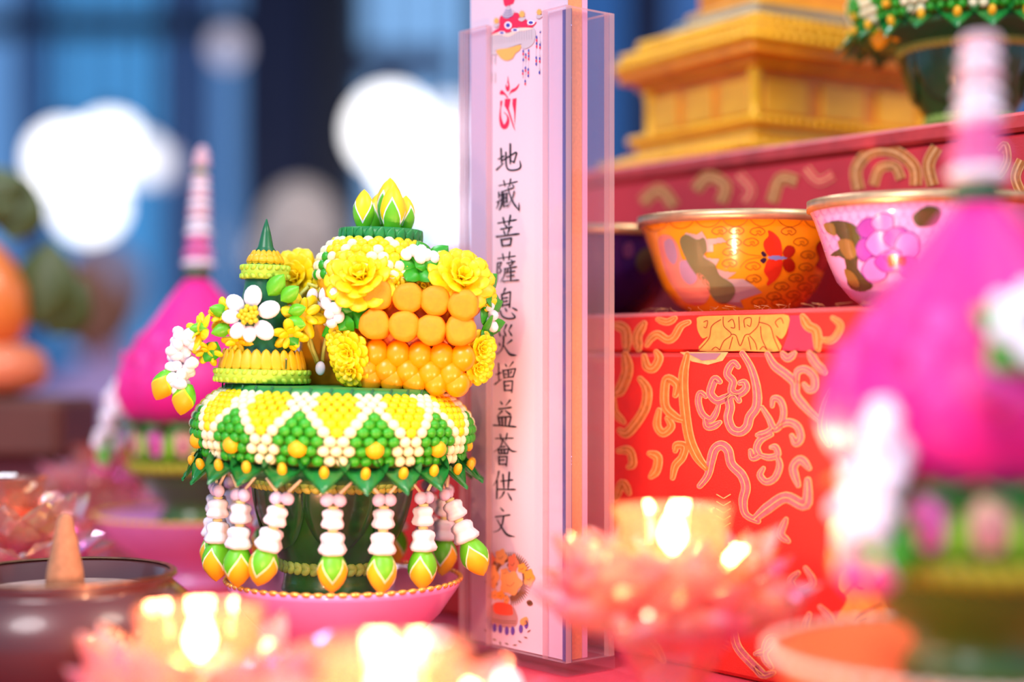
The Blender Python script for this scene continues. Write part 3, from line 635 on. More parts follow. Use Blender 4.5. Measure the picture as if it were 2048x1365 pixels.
CH = {  # character: (view origin y, strokes)
 '地': (270, 'h205,265 265,230|v232,150 238,310|t185,380 262,310|z240,285 395,190 405,200 375,300|t375,300 345,285|v335,100 335,315|g288,190 292,330 322,382 400,382 447,352 440,280'),
 '藏': (270, 'h212,555 412,510|v262,500 277,562|v338,482 325,560|v208,625 210,690|v242,620 240,760 215,820|h190,735 245,702|p208,735 200,770 182,808|h215,660 242,655|h245,622 372,577|p252,622 248,705 222,812|v268,645 264,782|h265,647 312,637|h268,692 305,684|v300,640 300,735|h268,737 312,728|h264,782 322,770|n316,562 335,650 380,750 436,822|t436,822 438,742|p386,618 365,690 312,788|d362,538 386,570'),
 '菩': (270, 'h200,965 400,927|v255,905 270,972|v335,880 318,985|d270,978 298,1006|h232,1030 355,1006|d262,1042 277,1086|p325,1030 303,1088|h185,1112 434,1080|v238,1142 250,1215|z240,1146 352,1126 336,1206|h250,1212 338,1202'),
 '薩': (490, 'h200,150 390,122|v250,100 262,168|v328,78 318,165|v195,200 186,405|z198,200 240,190 214,250 236,280 214,310|d342,160 358,182|h300,200 390,180|d318,206 336,236|p365,196 328,246|h275,262 408,238|p282,262 270,335 230,405|p315,272 288,318|h300,302 392,286|v345,262 345,392|h300,346 385,332|h262,400 437,384'),
 '息': (490, 'p276,478 250,545|v240,540 246,675|z240,545 336,512 326,682|h250,585 305,576|h250,622 305,612|h248,662 322,650|d205,698 184,772|g225,720 250,780 310,806 370,802 388,785 350,740|d280,690 298,726|d360,688 414,716'),
 '災': (490, 'p225,885 207,945|d207,945 226,1002|p290,875 265,935|d265,935 288,1000|p348,878 318,936|d318,936 354,996|d212,1070 226,1102|p352,1042 300,1084|p265,1000 262,1085 240,1150 185,1200|n262,1090 310,1170 345,1202 410,1208'),
 '增': (700, 'v205,150 208,330|h180,270 235,250|t165,378 240,320|d278,155 296,186|p366,135 322,192|v255,225 270,305|z255,230 395,206 366,300|h268,308 370,296|v315,222 318,300|d285,252 294,278|p350,240 336,268|v272,345 279,452|z275,350 365,340 356,468|h285,396 330,391|h278,446 355,444'),
 '益': (700, 'd225,565 246,597|p332,552 285,610|h212,648 348,630|p245,670 190,727|n280,665 345,716|v205,735 220,820|z205,740 345,730 322,825|v245,740 252,822|v288,735 285,822|h160,825 402,842'),
 '薈': (700, 'h175,970 368,966|v225,925 236,985|v300,915 285,985|p258,972 225,1060 155,1118|n255,985 310,1060 350,1105 410,1112|h240,1062 280,1056|v205,1085 215,1135|z205,1090 320,1085 306,1135|v240,1090 245,1130|v275,1090 272,1130|h215,1136 305,1132|v215,1165 218,1255|z215,1170 305,1165 298,1270|h225,1206 275,1204|h218,1251 298,1250'),
 '供': (850, 'p208,512 190,590 148,670|v190,610 186,808|h235,617 362,603|v255,545 265,690|v325,520 312,690|h205,706 392,708|p268,735 245,780 212,808|d310,745 352,826'),
 '文': (850, 'd225,908 262,946|h175,1007 332,985|p262,1000 245,1090 210,1150 150,1172|n190,1035 240,1120 300,1200 388,1225')}
K5 = 5.458
for ch, (oy, code) in CH.items():
    its = []
    for st in code.split('|'):
        pts = [tuple(float(n) for n in p.split(',')) for p in st[1:].split()]
        p = smooth_pts([(960 + a / K5, oy + b / K5) for a, b in pts], 6) if len(pts) > 2 and st[0] != 'z' else [(960 + (pts[i][0] + (pts[i + 1][0] - pts[i][0]) * j / 8) / K5, oy + (pts[i][1] + (pts[i + 1][1] - pts[i][1]) * j / 8) / K5) for i in range(len(pts) - 1) for j in range(9)]
        wf = brush(st[0]); w0 = 2.9 if ch in '藏薩薈增' else 3.7
        v, f = ribbon2(p, lambda t: wf(t) * w0); its.append((v, f, 0, .00012 + .00001 * len(its)))
        for e, tt in ((p[0], 0), (p[-1], 1)):
            v, f = disc2(e, wf(tt) * w0 * .5, n=8); its.append((v, f, 0, .00012 + .00001 * len(its)))
    decal('printed_character', [ink], its, PO, PN, BKM, bk)
ZO = lambda x, y: (950 + x / 4.876, y / 4.876)
def poly(pts, mi, lift, cf=ZO, k=3):
    p = smooth_pts([cf(*a) for a in pts], k, True) if k > 1 else [cf(*a) for a in pts]
    return (p, [tuple(range(len(p)))], mi, lift)
its = [poly([(300, 850), (308, 880), (322, 893), (338, 875), (340, 835), (332, 800), (325, 740), (319, 800), (306, 825)], 0, .0002), poly([(315, 815), (328, 815), (325, 842), (316, 842)], 1, .0003),
       poly([(245, 920), (258, 880), (285, 895), (325, 950), (318, 958), (290, 925)], 0, .0002), poly([(332, 938), (355, 880), (400, 855), (435, 815), (420, 860), (390, 890), (350, 908)], 0, .0002),
       poly([(295, 965), (350, 965), (332, 1060), (360, 1150), (398, 1282), (375, 1240), (325, 1090), (290, 1030)], 0, .0002, k=1), poly([(370, 965), (408, 958), (400, 1080), (390, 1230), (385, 1100), (368, 1020)], 0, .0002, k=1), poly([(250, 985), (272, 983), (262, 1040), (248, 1030)], 0, .0002, k=1)]
v, f = ribbon2(smooth_pts([ZO(*a) for a in [(262, 985), (252, 1060), (250, 1150), (270, 1225), (300, 1235), (325, 1180), (318, 1130), (285, 1095)]], 6), lambda t: (1.2 + 7.5 * sin(pi * min(1, t * .95)) ** 3)); its.append((v, f, 0, .00021))
decal('printed_seed_syllable', [redink, paper], its, PO, PN, BKM, bk)
cmats = [redink, mat('blue_ink', '#3a3fa8', .7), mat('grey_ink', '#c9bcc4', .7), mat('gold_ink', '#f2b25a', .7), mat('pale_ink', '#f6d9c8', .7), mat('fine_grey_ink', '#8f8694', .7), mat('white_ink', '#f6effa', .7)]
its = [poly([(285, -30), (385, -30), (378, 30), (350, 45), (330, 66), (300, 60), (285, 40)], 0, .0002), poly([(150, 348), (190, 300), (240, 265), (245, 170), (300, 140), (420, 125), (450, 180), (515, 200), (520, 250), (605, 212), (565, 265), (500, 285), (430, 265), (330, 318), (240, 310), (190, 335)], 0, .0002),
       poly([(270, 150), (300, 110), (320, 60), (342, 60), (360, 95), (392, 110), (372, 150), (330, 180), (290, 175)], 2, .0003)]
for r in range(4): v, f = ribbon2(smooth_pts([ZO(300 - r * 8, 95 + r * 22), ZO(330, 108 + r * 22), ZO(360 + r * 6, 92 + r * 20)], 4), 1.0); its.append((v, f, 1, .0004))
its += [poly([(135, 380), (190, 340), (240, 330), (330, 335), (430, 290), (580, 278), (588, 385), (540, 440), (500, 452), (450, 430), (320, 470), (200, 490), (140, 480)], 2, .00025), poly([(150, 350), (240, 315), (330, 325), (430, 275), (575, 275), (500, 300), (430, 310), (330, 360), (240, 340)], 4, .0003), poly([(215, 490), (330, 470), (450, 438), (440, 490), (400, 520), (370, 570), (310, 592), (250, 560)], 3, .0003), poly([(140, 480), (205, 490), (215, 540), (170, 530)], 2, .0003), poly([(455, 440), (580, 390), (560, 440), (490, 478)], 2, .0003)]
for i in range(18):
    x = 150 + i * 24; yb = 340 - i * 3.2; v, f = ribbon2([ZO(x, yb), ZO(x + 2, yb + 100)], .35); its.append((v, f, 5, .0004))
for cx, cy, rx, ry in [(330, 248, 36, 36), (270, 322, 34, 17), (398, 294, 38, 19), (553, 222, 38, 24)]:
    for sc, mi, lf_ in ((1, 6, .0004), (.58, 1, .0005)):
        d_ = disc2(ZO(cx, cy), rx * sc / 4.876, ry * sc / 4.876); its.append((d_[0], d_[1], mi, lf_))
for cx, cy, r in [(465, 140, 34), (632, 120, 30), (215, 205, 30)]:
    its.append(poly([(cx + r * (1 if j % 2 else .62) * cos(j * pi / 9), cy + 1.25 * r * (1 if j % 2 else .62) * sin(j * pi / 9)) for j in range(18)], 3, .0004, k=1))
    its.append(poly([(cx - r, cy + r * 1.6), (cx - r * .6, cy + r), (cx + r * .9, cy + r), (cx + r, cy + r * 1.4), (cx, cy + r * 2.1)], 2, .00045))
for x, segs in [(475, [(485, 600), (680, 760)]), (500, [(520, 600), (650, 730), (780, 832)]), (528, [(480, 590), (665, 755)]), (603, [(350, 470), (550, 640)]), (637, [(295, 322), (395, 480), (530, 615), (660, 725)])]:
    v, f = ribbon2([ZO(x, segs[0][0]), ZO(x - 6, segs[-1][1])], .3); its.append((v, f, 5, .0002))
    for a_, b_ in segs:
        n_ = max(2, int((b_ - a_) / 26))
        for j in range(n_): d_ = disc2(ZO(x - (a_ - 480) * .02, a_ + (b_ - a_) * (j + .5) / n_), 1.5, (b_ - a_) / n_ / 4.876 * .55, 8); its.append((d_[0], d_[1], (1, 0, 2, 1, 0)[(j + int(x)) % 5], .0003))
for y in (560, 600, 730, 780):
    for x in (165, 200): d_ = disc2(ZO(x, y), 1.6, 6, 8); its.append((d_[0], d_[1], 2, .0003))
decal('printed_canopy', cmats, its, PO, PN, BKM, bk)
ZV = lambda x, y: (940 + x / 4.628, 1070 + y / 4.628)
vm = [mat('coral_ink', '#ea7a54', .7), mat('peach_ink', '#f0a35e', .7), mat('gold_flower_ink', '#f2a03a', .7), mat('brown_leaf_ink', '#8a5a40', .7), mat('violet_ink', '#6a4aa8', .7), mat('grey_vase_ink', '#c08a86', .7), mat('red_vase_ink', '#ea5a3c', .7)]
its = []
random.seed(11)
for i in range(46):
    a_ = -pi * 1.02 + i / 45 * pi * 1.5; rr = 215; cx, cy = 370 + 210 * cos(a_), 410 + 255 * sin(a_)
    bx, by = 370 + 120 * cos(a_), 410 + 160 * sin(a_); v, f = ribbon2([ZV(bx, by), ZV((bx + cx) / 2 + 8, (by + cy) / 2), ZV(cx, cy)], lambda t: 4.5 * (1 - t) + .8); its.append((v, f, 3, .0002))
for i in range(20): x = 160 + random.random() * 400; y = 260 + random.random() * 380; d_ = disc2(ZV(x, y), 6, 5, 8); its.append((d_[0], d_[1], 3, .00022))
for cx, cy, rx, ry, mi in [(195, 225, 42, 62, 0), (295, 205, 55, 70, 1), (405, 265, 48, 85, 0), (215, 390, 58, 105, 1), (490, 310, 42, 45, 2), (555, 400, 48, 80, 2), (385, 450, 100, 105, 1), (235, 555, 30, 45, 1), (290, 560, 36, 42, 2), (345, 600, 26, 38, 1), (330, 350, 40, 40, 1)]:
    its.append(poly([(cx + rx * (1 + .14 * cos(5 * u_)) * cos(u_), cy + ry * (1 + .14 * cos(5 * u_)) * sin(u_)) for u_ in [2 * pi * j / 25 for j in range(25)]], mi, .0003 + .00002 * len(its) / 10, ZV, 1))
    v, f = ribbon2(smooth_pts([ZV(cx - rx * .4, cy + ry * .1), ZV(cx, cy + ry * .25), ZV(cx + rx * .35, cy - ry * .1)], 4), .9); its.append((v, f, 3, .00055))
its += [poly([(160, 760), (175, 680), (240, 640), (380, 650), (430, 720), (445, 800), (400, 860), (250, 850), (180, 820)], 5, .0002, ZV), poly([(225, 640), (300, 625), (385, 650), (400, 700), (390, 745), (240, 730)], 6, .0003, ZV), poly([(470, 790), (530, 760), (540, 820), (480, 840)], 1, .0003, ZV)]
for cx, cy in [(170, 790), (190, 835), (232, 862), (285, 872), (345, 890), (400, 890), (475, 872), (525, 830)]: d_ = disc2(ZV(cx, cy), 4, 9, 10); its.append((d_[0], d_[1], 4, .0003))
for cx, cy, an in [(180, 945, .6), (230, 972, .4), (285, 1005, 1.2), (345, 1010, .4), (420, 1022, -.1), (465, 990, .5), (520, 952, .3), (550, 892, -.6), (530, 830, -1.3), (150, 890, .9)]:
    v, f = ribbon2([ZV(cx - 20 * cos(an), cy - 20 * sin(an)), ZV(cx, cy), ZV(cx + 20 * cos(an), cy + 20 * sin(an))], lambda t: .6 + 2.4 * sin(pi * t)); its.append((v, f, 3, .0003))
for yy in (780, 800): v, f = ribbon2(smooth_pts([ZV(175, yy - 15), ZV(290, yy + 15), ZV(430, yy + 20)], 4), .9); its.append((v, f, 3, .0004))
decal('printed_flower_vase', vm, its, PO, PN, BKM, bk)
random.seed(5)
# ------------------------------------------------------------------ yellow clay flower offering
class Fr:
    """pixel frame of one arrangement: P(x, y, d) is the local point seen at photo pixel (x, y), d pixels behind the axis"""
    def __init__(s, x, y, D): s.D = D; s.s = D / F; s.o = W(x, y, D)
    def P(s, x, y, d=0): return W(x, y, s.D + d * s.s) - s.o
fy = Fr(659, 1184, .60); PX = fy.s; P = fy.P
oy_ = empty('flower_offering', fy.o, 0, radians(1.6))
tag(oy_, 'yellow and green clay flower offering with orange baskets and hanging tassels on lilac plate', 'offering')
def cyl_prof(pts, y0=1184): return [(r * PX, (y0 - y) * PX) for r, y in pts]
def ya(y, r): return HOR + (y - HOR) * (1 - r * PX / .60)
# cup
MB().add(lathe(cyl_prof([(92, 1184), (96, 1178), (92, 1160), (90, 1140), (92, 1132), (104, 1112), (122, 1085), (138, 1050), (148, 1010), (155, 965), (140, 962), (20, 962)]), 48)).build('cup', cupg, oy_)
wl = MB(); nA, nB = 8, 10
for sgn in (1, 0):
    for i in range(nA + 1):
        for j in range(nB + 1):
            tt = j / nB; y = 968 + tt * 122; half = radians(27) * sqrt(max(0, 1 - tt ** 2.2)) + .004
            a = -half + 2 * half * i / nA; rr = 157 - 34 * tt ** 1.7 + (2.5 if sgn else 0) + 4 * abs(i / nA - .5)
            wl.v.append((rr * PX * sin(a), -rr * PX * cos(a), (1184 - y) * PX)); 
m_ = (nA + 1) * (nB + 1)
for b in (0, m_):
    for i in range(nA):
        for j in range(nB): q_ = b + i * (nB + 1) + j; wl.f.append((q_, q_ + nB + 1, q_ + nB + 2, q_ + 1)); wl.m.append(0)
for i in list(range(nB)):
    wl.f.append((i, i + 1, m_ + i + 1, m_ + i)); wl.m.append(0); e = nA * (nB + 1); wl.f.append((e + i + 1, e + i, m_ + e + i, m_ + e + i + 1)); wl.m.append(0)
wlm = wl.mesh('wrap_leaf', mat('wrap_leaf_green', '#1d5226', .28, var=.35, vscale=25, coat=.4))
for k in range(7): inst('wrap_leaf', wlm, oy_, RZ(k * 360 / 7 + 12))
def braid(name, R, y, n, size, m, parent, tilt=38, y0=1184, px=PX):
    z = (y0 - y) * px
    core = MB().add(lathe([((R - size * .3) * px, z - size * .5 * px), (R * px, z), ((R - size * .3) * px, z + size * .5 * px)], 48, cap=False)).build(name, m, parent)
    me = MB().add(sph(6, 5, (size * px * 1.35, size * px * .7, size * px * .8))).mesh('braid_strand', m)
    for k in range(n): inst('braid_strand', me, core, RZ(k * 360 / n) @ T(0, -R * px, z) @ RY(tilt))
    return core
braid('braid', 98, 1124, 34, 11, pgr, oy_); braid('braid', 99, 1132, 34, 10, pgr, oy_, -38)
braid('braid', 160, 966, 60, 10, mat('ochre_green_clay', '#b9b84a', .5, var=.1), oy_); braid('braid', 163, 957, 60, 10, pgr, oy_, -38)
# folded leaf collar, each leaf with a yellow bud
lfv = []; lff = []; nu, nv = 8, 6
for s_ in (0, 1):
    for i in range(nu + 1):
        for j in range(nv + 1):
            u = -1 + 2 * i / nu; v_ = j / nv; w = 44 * (1 - v_ ** 2.3) + .6
            lfv.append((u * w * 1.1 * PX, -(v_ * 40 + 6 * (1 - abs(u))) * PX, (-38 * v_ + 20 * abs(u) ** 2 * (1 - v_) ** .6 - 10 * sin(pi * abs(u)) * (1 - v_ * .7) - s_ * 3) * PX))
m_ = (nu + 1) * (nv + 1)
for b in (0, m_):
    for i in range(nu):
        for j in range(nv): q_ = b + i * (nv + 1) + j; lff.append((q_, q_ + nv + 1, q_ + nv + 2, q_ + 1))
for i in range(nu): q_ = i * (nv + 1); lff.append((q_, m_ + q_, m_ + q_ + nv + 1, q_ + nv + 1))
lfm = MB().add((lfv, lff)).mesh('collar_leaf', mat('collar_leaf_green', '#1a7a30', .28, var=.25, vscale=60, coat=.3))
lbud = MB().add(sph(8, 6, (9 * PX, 9 * PX, 13 * PX))).mesh('leaf_bud', yel2)
RTOP = -1.5
for k in range(23):
    a = 3 + k * 360 / 23
    lo = inst('collar_leaf', lfm, oy_, RZ(a) @ T(0, -256 * PX, (1184 - ya(936, 270)) * PX) @ RZ(random.uniform(-6, 6)) @ RX(random.uniform(-8, 8)))
    inst('bud', lbud, lo, T(0, -21 * PX, -7 * PX) @ RX(20))
MB().add(lathe(cyl_prof([(150, 962), (236, 936), (246, 926), (240, 918), (120, 915)]), 48)).build('collar_base', dgr, oy_)
# bead ring
ROWS = [(258, 922), (268, 902), (275, 883), (276, 864), (272, 848), (265, 834), (256, 821), (246, 810), (235, 801), (224, 794), (212, 789)]
ROWS = [(r, ya(y, r)) for r, y in ROWS]
MB().add(lathe(cyl_prof([(240, 918)] + [(r - 7, y + 2) for r, y in ROWS] + [(195, 789), (60, 792)]), 64)).build('ring_core', mat('ring_core_green', '#5d7a1c', .6), oy_)
bshape = sph(8, 6, (12.2 * PX, 9 * PX, 11 * PX)); bmats = [yel, crm, grn, yel2]
bme = [MB().add(bshape).mesh('ring_bead', m) for m in bmats]; bigb = MB().add(sph(10, 8, (18 * PX, 15 * PX, 16.5 * PX))).mesh('ring_bud', yel2)
cand = []; NB_ = 72
for j, (r, y) in enumerate(ROWS):
    for i in range(NB_):
        ui = i + (0 if j % 2 else .5); a = ui * 360 / NB_ - 7.5
        u = ui % 6; u = min(u, 6 - u); ub_ = 3.0 * (1 - (j - .5) / 9.0)
        ub_ = (2.0, 2.0, 2.0, 1.75, 1.45, 1.0, .6, .3, .3, .2, .2)[j]
        if u < ub_ - .3 and j <= 5: c = 2
        elif u <= ub_ + (.8 if j > 2 else 9 if j < 2 else 1): c = 1
        else: c = 0
        big = (j == 1 and u < .6)
        if j == 1 and u < .6:
            big = True
        slope = [8, 2, -6, -18, -30, -38, -46, -55, -62, -68, -70][j]; fs = .98 if j < 6 else .9
        M = RZ(a) @ T(0, -r * PX, (1184 - y) * PX) @ RX(slope) @ S(fs * r / 272 + .02, fs, fs)
        if big: M = RZ(a) @ T(0, -(r + 5) * PX, (1184 - y + 3) * PX)
        aa = (a + 180) % 360 - 180
        cand.append((abs(aa) + j * 1.2 + (200 if abs(aa) > 98 else 0), c, big, M))
cand.sort(key=lambda t_: t_[0]); rest = MB()
for n_, (sc_, c, big, M) in enumerate(cand):
    if n_ < 300: inst('bead_bud' if big else 'ring_bead', bigb if big else bme[c], oy_, M)
    else: rest.add(bshape, 3 if big else c, M)
tag(rest.build('ring_bead_rest', bmats, oy_), kind='stuff')
# leaf wrapped plate on the ring
tp = MB().add(lathe(cyl_prof([(60, 796), (218, 796), (224, 788), (222, 778), (214, 772), (30, 770)]), 56)).build('leaf_plate', mgr, oy_)
sm_ = MB().add(box((-2 * PX, -1.2 * PX, -12 * PX), (2 * PX, 1.2 * PX, 12 * PX))).mesh('fold', dgr)
for k in range(36): inst('fold', sm_, tp, RZ(k * 10 + 4) @ T(0, -222.5 * PX, (1184 - 783) * PX) @ RY(18))
# tassels
flut = lambda t_, z: 1 + .07 * cos(5 * t_)
def flute(h, w, w2):
    pr = [(.2, 0), (.62, .04), (.9, .14), (.96, .28), (.84, .44), (.82, .5), (.92, .62), (1.02, .78), (.9, .92), (.5, .99), (.2, 1)]
    return lathe([((w + (w2 - w) * z) * r * PX, -h * PX * z) for r, z in pr], 30, flut)
fl1 = MB().add(flute(42, 22, 23)).mesh('fluted_bead', wht); fl2 = MB().add(flute(48, 24, 29)).mesh('fluted_bead', wht)
drop = MB().add(sph(10, 8, (15 * PX, 13 * PX, 13 * PX))).mesh('drop_bead', lil); knot = MB().add(lathe([(9 * PX, 3 * PX), (11 * PX, 0), (9 * PX, -3 * PX)], 12)).mesh('knot', mat('knot_olive', '#cfc88a', .6))
tbud = MB().add(bud(3)).mesh('tassel_bud', [grb, crm, mat('bud_gold', '#ffc21e', .4, sss=.2)])
def tassel(a, swing, fwd, parent, R=232, yj=992):
    top = RZ(a) @ T(0, -R * PX, (1184 - ya(yj, R)) * PX) @ S(.93)
    st_ = MB()
    for s_ in (-1, 1): st_.add(tube([(s_ * 12 * PX, 0, 4 * PX), (s_ * 38 * PX, 4 * PX, 30 * PX)], [3.6 * PX, 3.0 * PX]))
    o = st_.build('tassel', string_m, parent, top)
    for s_ in (-1, 1): inst('drop_bead', drop, o, T(s_ * 12 * PX, -2 * PX, -8 * PX) @ RY(s_ * 35))
    G = RY(swing) @ RX(fwd)
    inst('knot', knot, o, G @ T(0, 0, -23 * PX)); inst('fluted_bead', fl1, o, G @ T(0, 0, -25 * PX) @ RZ(random.uniform(0, 70))); inst('knot', knot, o, G @ T(0, 0, -70 * PX)); inst('fluted_bead', fl2, o, G @ T(0, 0, -72 * PX) @ RZ(random.uniform(0, 70)))
    inst('bud', tbud, o, G @ T(0, 0, -114 * PX) @ RX(180) @ RZ(random.uniform(-25, 25) + 90) @ S(84 * PX, 84 * PX, 84 * PX))
for k in range(15):
    a = -17 + 24 * k; a = (a + 180) % 360 - 180
    tassel(a, {-17: 16}.get(round(a), random.uniform(-2, 2)), -26 if round(a) == 79 else random.uniform(-2, 2) + (3 if abs(a) < 30 else 0), oy_)
# flower helpers
pshape = petal(.36, .06, .22, .12, 8, 6); PETY = MB().add(pshape).mesh('petal', yel); PETY2 = MB().add(petal(.3, .07, .3, .3, 8, 6)).mesh('petal', yel)
PETW = MB().add(petal(.37, .21, .0, .05, 10, 8)).mesh('petal', wht); LEAF = MB().add(leafblade(.36, .16, .25)).mesh('leaf', grb); LEAFD = MB().add(leafblade(.42, .18, .3)).mesh('leaf', grn)
def mum(loc, dirn, R, parent, layers=((12, 78, 1), (11, 55, .85), (9, 34, .66), (6, 14, .5)), me=None):
    """many petalled blossom facing dirn"""
    fr_ = frame(loc, dirn); o = inst('yellow_flower', MB().add(sph(10, 6, (.28 * R, .28 * R, .2 * R))).mesh('flower_core', yel2), parent, fr_)
    for n_, tilt, k in layers:
        for i in range(n_):
            inst('petal', me or PETY, o, RZ(i * 360 / n_ + tilt * 2 + random.uniform(-5, 5)) @ RX(-tilt + random.uniform(-6, 6)) @ T(0, 0, .08 * R) @ S(R * k, R * k, R * k * .95))
    return o
def leafset(loc, dirn, L, parent, n=3, spread=360, me=None, tilt=62, off=0):
    fr_ = frame(loc, dirn)
    for i in range(n): inst('leaf', me or LEAF, parent, fr_ @ RZ(off + i * spread / n) @ RX(-tilt + random.uniform(-8, 8)) @ S(L))
def drops(pts, r, parent, me):
    for p_ in pts: inst('blossom_bead', me, parent, T(*p_) @ RX(random.uniform(0, 180)) @ RY(random.uniform(-40, 40)))
WD = MB().add(sph(10, 8, (11 * PX, 11 * PX, 14 * PX))).mesh('blossom_bead', wht); CD = MB().add(sph(10, 8, (12 * PX, 11 * PX, 12 * PX))).mesh('blossom_bead', crm)
# cone tower
TX, TD = 512, -70
t0_ = P(TX, 771, TD); to = inst('cone_tower', MB().add(lathe([((r) * PX, (765 - y) * PX) for r, y in [(84, 765), (80, 735), (64, 712), (62, 700), (40, 580), (36, 540), (30, 520), (16, 500), (15, 498), (9, 470), (1.2, 443)]], 40)).mesh('cone', dgr), oy_, T(*t0_))
def band(R, y, h, m, parent, n, y0=765):
    mb = MB().add(lathe([(R * PX, (y0 - y - h / 2) * PX), (R * 1.01 * PX, (y0 - y) * PX), (R * PX, (y0 - y + h / 2) * PX)], 40))
    for k in range(n):
        for s_, tl in ((-1, 40), (1, -40)): mb.add(sph(6, 5, (7.5 * PX, 4 * PX, 5 * PX)), 0, RZ(k * 360 / n) @ T(0, -R * PX, (y0 - y + s_ * h * .3) * PX) @ RY(tl))
    return mb.build('braided_band', m, parent)
def crown(R0, R1, yb, yt, n, parent, y0=765):
    me = MB().add(petal(.42, .16, .1, .0, 6, 5, .5)).mesh('pleat', yel2)
    for k in range(n): inst('pleat', me, parent, RZ(k * 360 / n) @ T(0, -R0 * PX, (y0 - yb) * PX) @ RX(-math.degrees(atan2(R0 - R1, yb - yt))) @ S(2 * pi * R0 / n * PX * 1.9, 22 * PX, (yb - yt) * PX))
band(92, 750, 26, lime, to, 30); crown(85, 74, 740, 696, 26, to); crown(80, 70, 733, 700, 26, to)
band(46, 548, 28, lime, to, 18); crown(35, 22, 534, 502, 14, to); crown(36, 28, 530, 512, 14, to)
MB().add(lathe([(2.2 * PX, 0), (2.2 * PX, 18 * PX), (3.5 * PX, 19 * PX), (.5 * PX, 21 * PX)], 8)).build('pin', mat('pin_steel', '#a8a090', .3, metal=1), to, T(56 * PX, -70 * PX, (765 - 735) * PX))
# garland over the tower
g0 = Vector((0, -1, .1))
wf = P(483, 637, TD - 75); wfo = inst('white_flower', MB().add(sph(12, 8, (20 * PX, 14 * PX, 20 * PX))).mesh('flower_core', blk), oy_, T(*wf) @ RX(-8))
for i, (dx, dy, L_) in enumerate([(4, 34, 44), (32, 12, 44), (24, -22, 44), (2, -36, 34), (-22, -30, 36), (-38, -2, 36), (-26, 22, 40)]):
    an = atan2(dx, dy); inst('petal', PETW, wfo, RY(math.degrees(an)) @ T(0, 0, 17 * PX) @ RX(4) @ S(L_ * PX * 1.08, L_ * PX, L_ * PX))
sm_ = MB().add(sph(8, 6, 5.5 * PX)).mesh('stamen', mat('stamen_yellow', '#d9c416', .5))
for i in range(17): rr = 19 * sqrt(i / 17); an = i * 2.4; inst('stamen', sm_, wfo, T(rr * sin(an) * PX, (-14 - random.random() * 3 + rr * .15) * PX, rr * cos(an) * PX))
for x, y, d, an, L_, me in [(545, 605, TD - 60, 50, 44, LEAF), (555, 645, TD - 60, 100, 40, LEAF), (548, 662, TD - 55, 130, 42, LEAFD), (440, 632, TD - 60, -75, 36, LEAF), (446, 660, TD - 62, -110, 38, LEAF), (400, 665, TD - 62, -90, 34, LEAF), (420, 690, TD - 50, -150, 44, LEAFD), (520, 595, TD - 55, 35, 50, LEAF), (560, 628, TD - 60, 72, 36, LEAF)]:
    inst('leaf', me, oy_, T(*P(x, y, d)) @ RY(an) @ RX(20) @ S(L_ * PX))
for x, y, d, dr, R_, n_ in [(590, 632, TD - 30, (.6, -1, .3), 46, 0), (432, 635, TD - 45, (-.6, -1, .3), 36, 0), (462, 690, TD - 50, (-.2, -1, -.6), 32, 0), (566, 672, TD - 55, (.3, -1, -.6), 36, 0), (385, 672, TD - 50, (-.8, -.7, .4), 40, 0), (402, 712, TD - 45, (-.2, -.8, -.6), 30, 0)]:
    mum(P(x, y, d), dr, R_ * PX, oy_, ((6, 70, 1), (5, 38, .75)), PETY2)
random.seed(21)
for i in range(46):
    t_ = i / 45; cx, cy = 362 - 18 * t_ + random.uniform(-30, 30) * (1 - .35 * t_), 672 + 118 * t_
    inst('blossom_bead', WD, oy_, T(*P(cx, cy, TD - 45 + random.uniform(-20, 22))) @ RX(random.uniform(0, 180)) @ RY(random.uniform(0, 90)))
gb = MB().add(bud(2)).mesh('garland_bud', [grb, yel, yel2])
for x, y, an in [(328, 752, 205), (362, 776, 190)]: inst('bud', gb, oy_, T(*P(x, y, TD - 50)) @ RY(an) @ S(62 * PX, 62 * PX, 62 * PX))
# orange basket of rolls
bo = MB().add(bbox((-130 * PX, -30 * PX, 0), (128 * PX, 110 * PX, 225 * PX), 14 * PX)).build('basket', mat('basket_orange', '#f58a06', .35, var=.12, vscale=120), oy_, T(*P(800, 778, -70)))
roll = []
for q_ in range(3):
    pr = [(1, .0)] ; prof = [(18, -55), (27, -52), (29.5, -44), (30, 55), (12, 60)]
    roll.append(MB().add(lathe([(r * PX * (1 + .02 * q_), z * PX) for r, z in prof], 24, lambda t_, z, q_=q_: 1 + .03 * sin(3 * t_ + q_) + .02 * sin(7 * t_ + q_ * 2))).mesh('roll', ora))
random.seed(4)
for x, y in [(742, 587), (803, 590), (857, 598), (913, 601), (738, 648), (796, 648), (851, 656), (906, 657)]:
    inst('orange_roll', random.choice(roll), oy_, T(*P(x, y, -95 + random.uniform(-6, 6))) @ RX(-90 + random.uniform(-5, 5)) @ RY(random.uniform(-4, 4)) @ RZ(random.uniform(0, 360)))
ball = MB().add(sph(16, 12, (25 * PX, 24 * PX, 27 * PX))).mesh('gel_ball', orat)
for r_, (y, xs) in enumerate([(705, (738, 782, 826, 870, 912)), (738, (720, 760, 803, 848, 890)), (757, (728, 772, 816, 860, 902))]):
    for x in xs: inst('gel_ball', ball, oy_, T(*P(x, y + (x - 800) * .03, -112 + r_ * 3)))
bm2 = MB().add(bbox((-58 * PX, -20 * PX, 0), (50 * PX, 70 * PX, 190 * PX), 10 * PX)).build('basket_side', mat('basket_amber', '#f0a010', .35, var=.1), oy_, T(*P(645, 776, 0)))
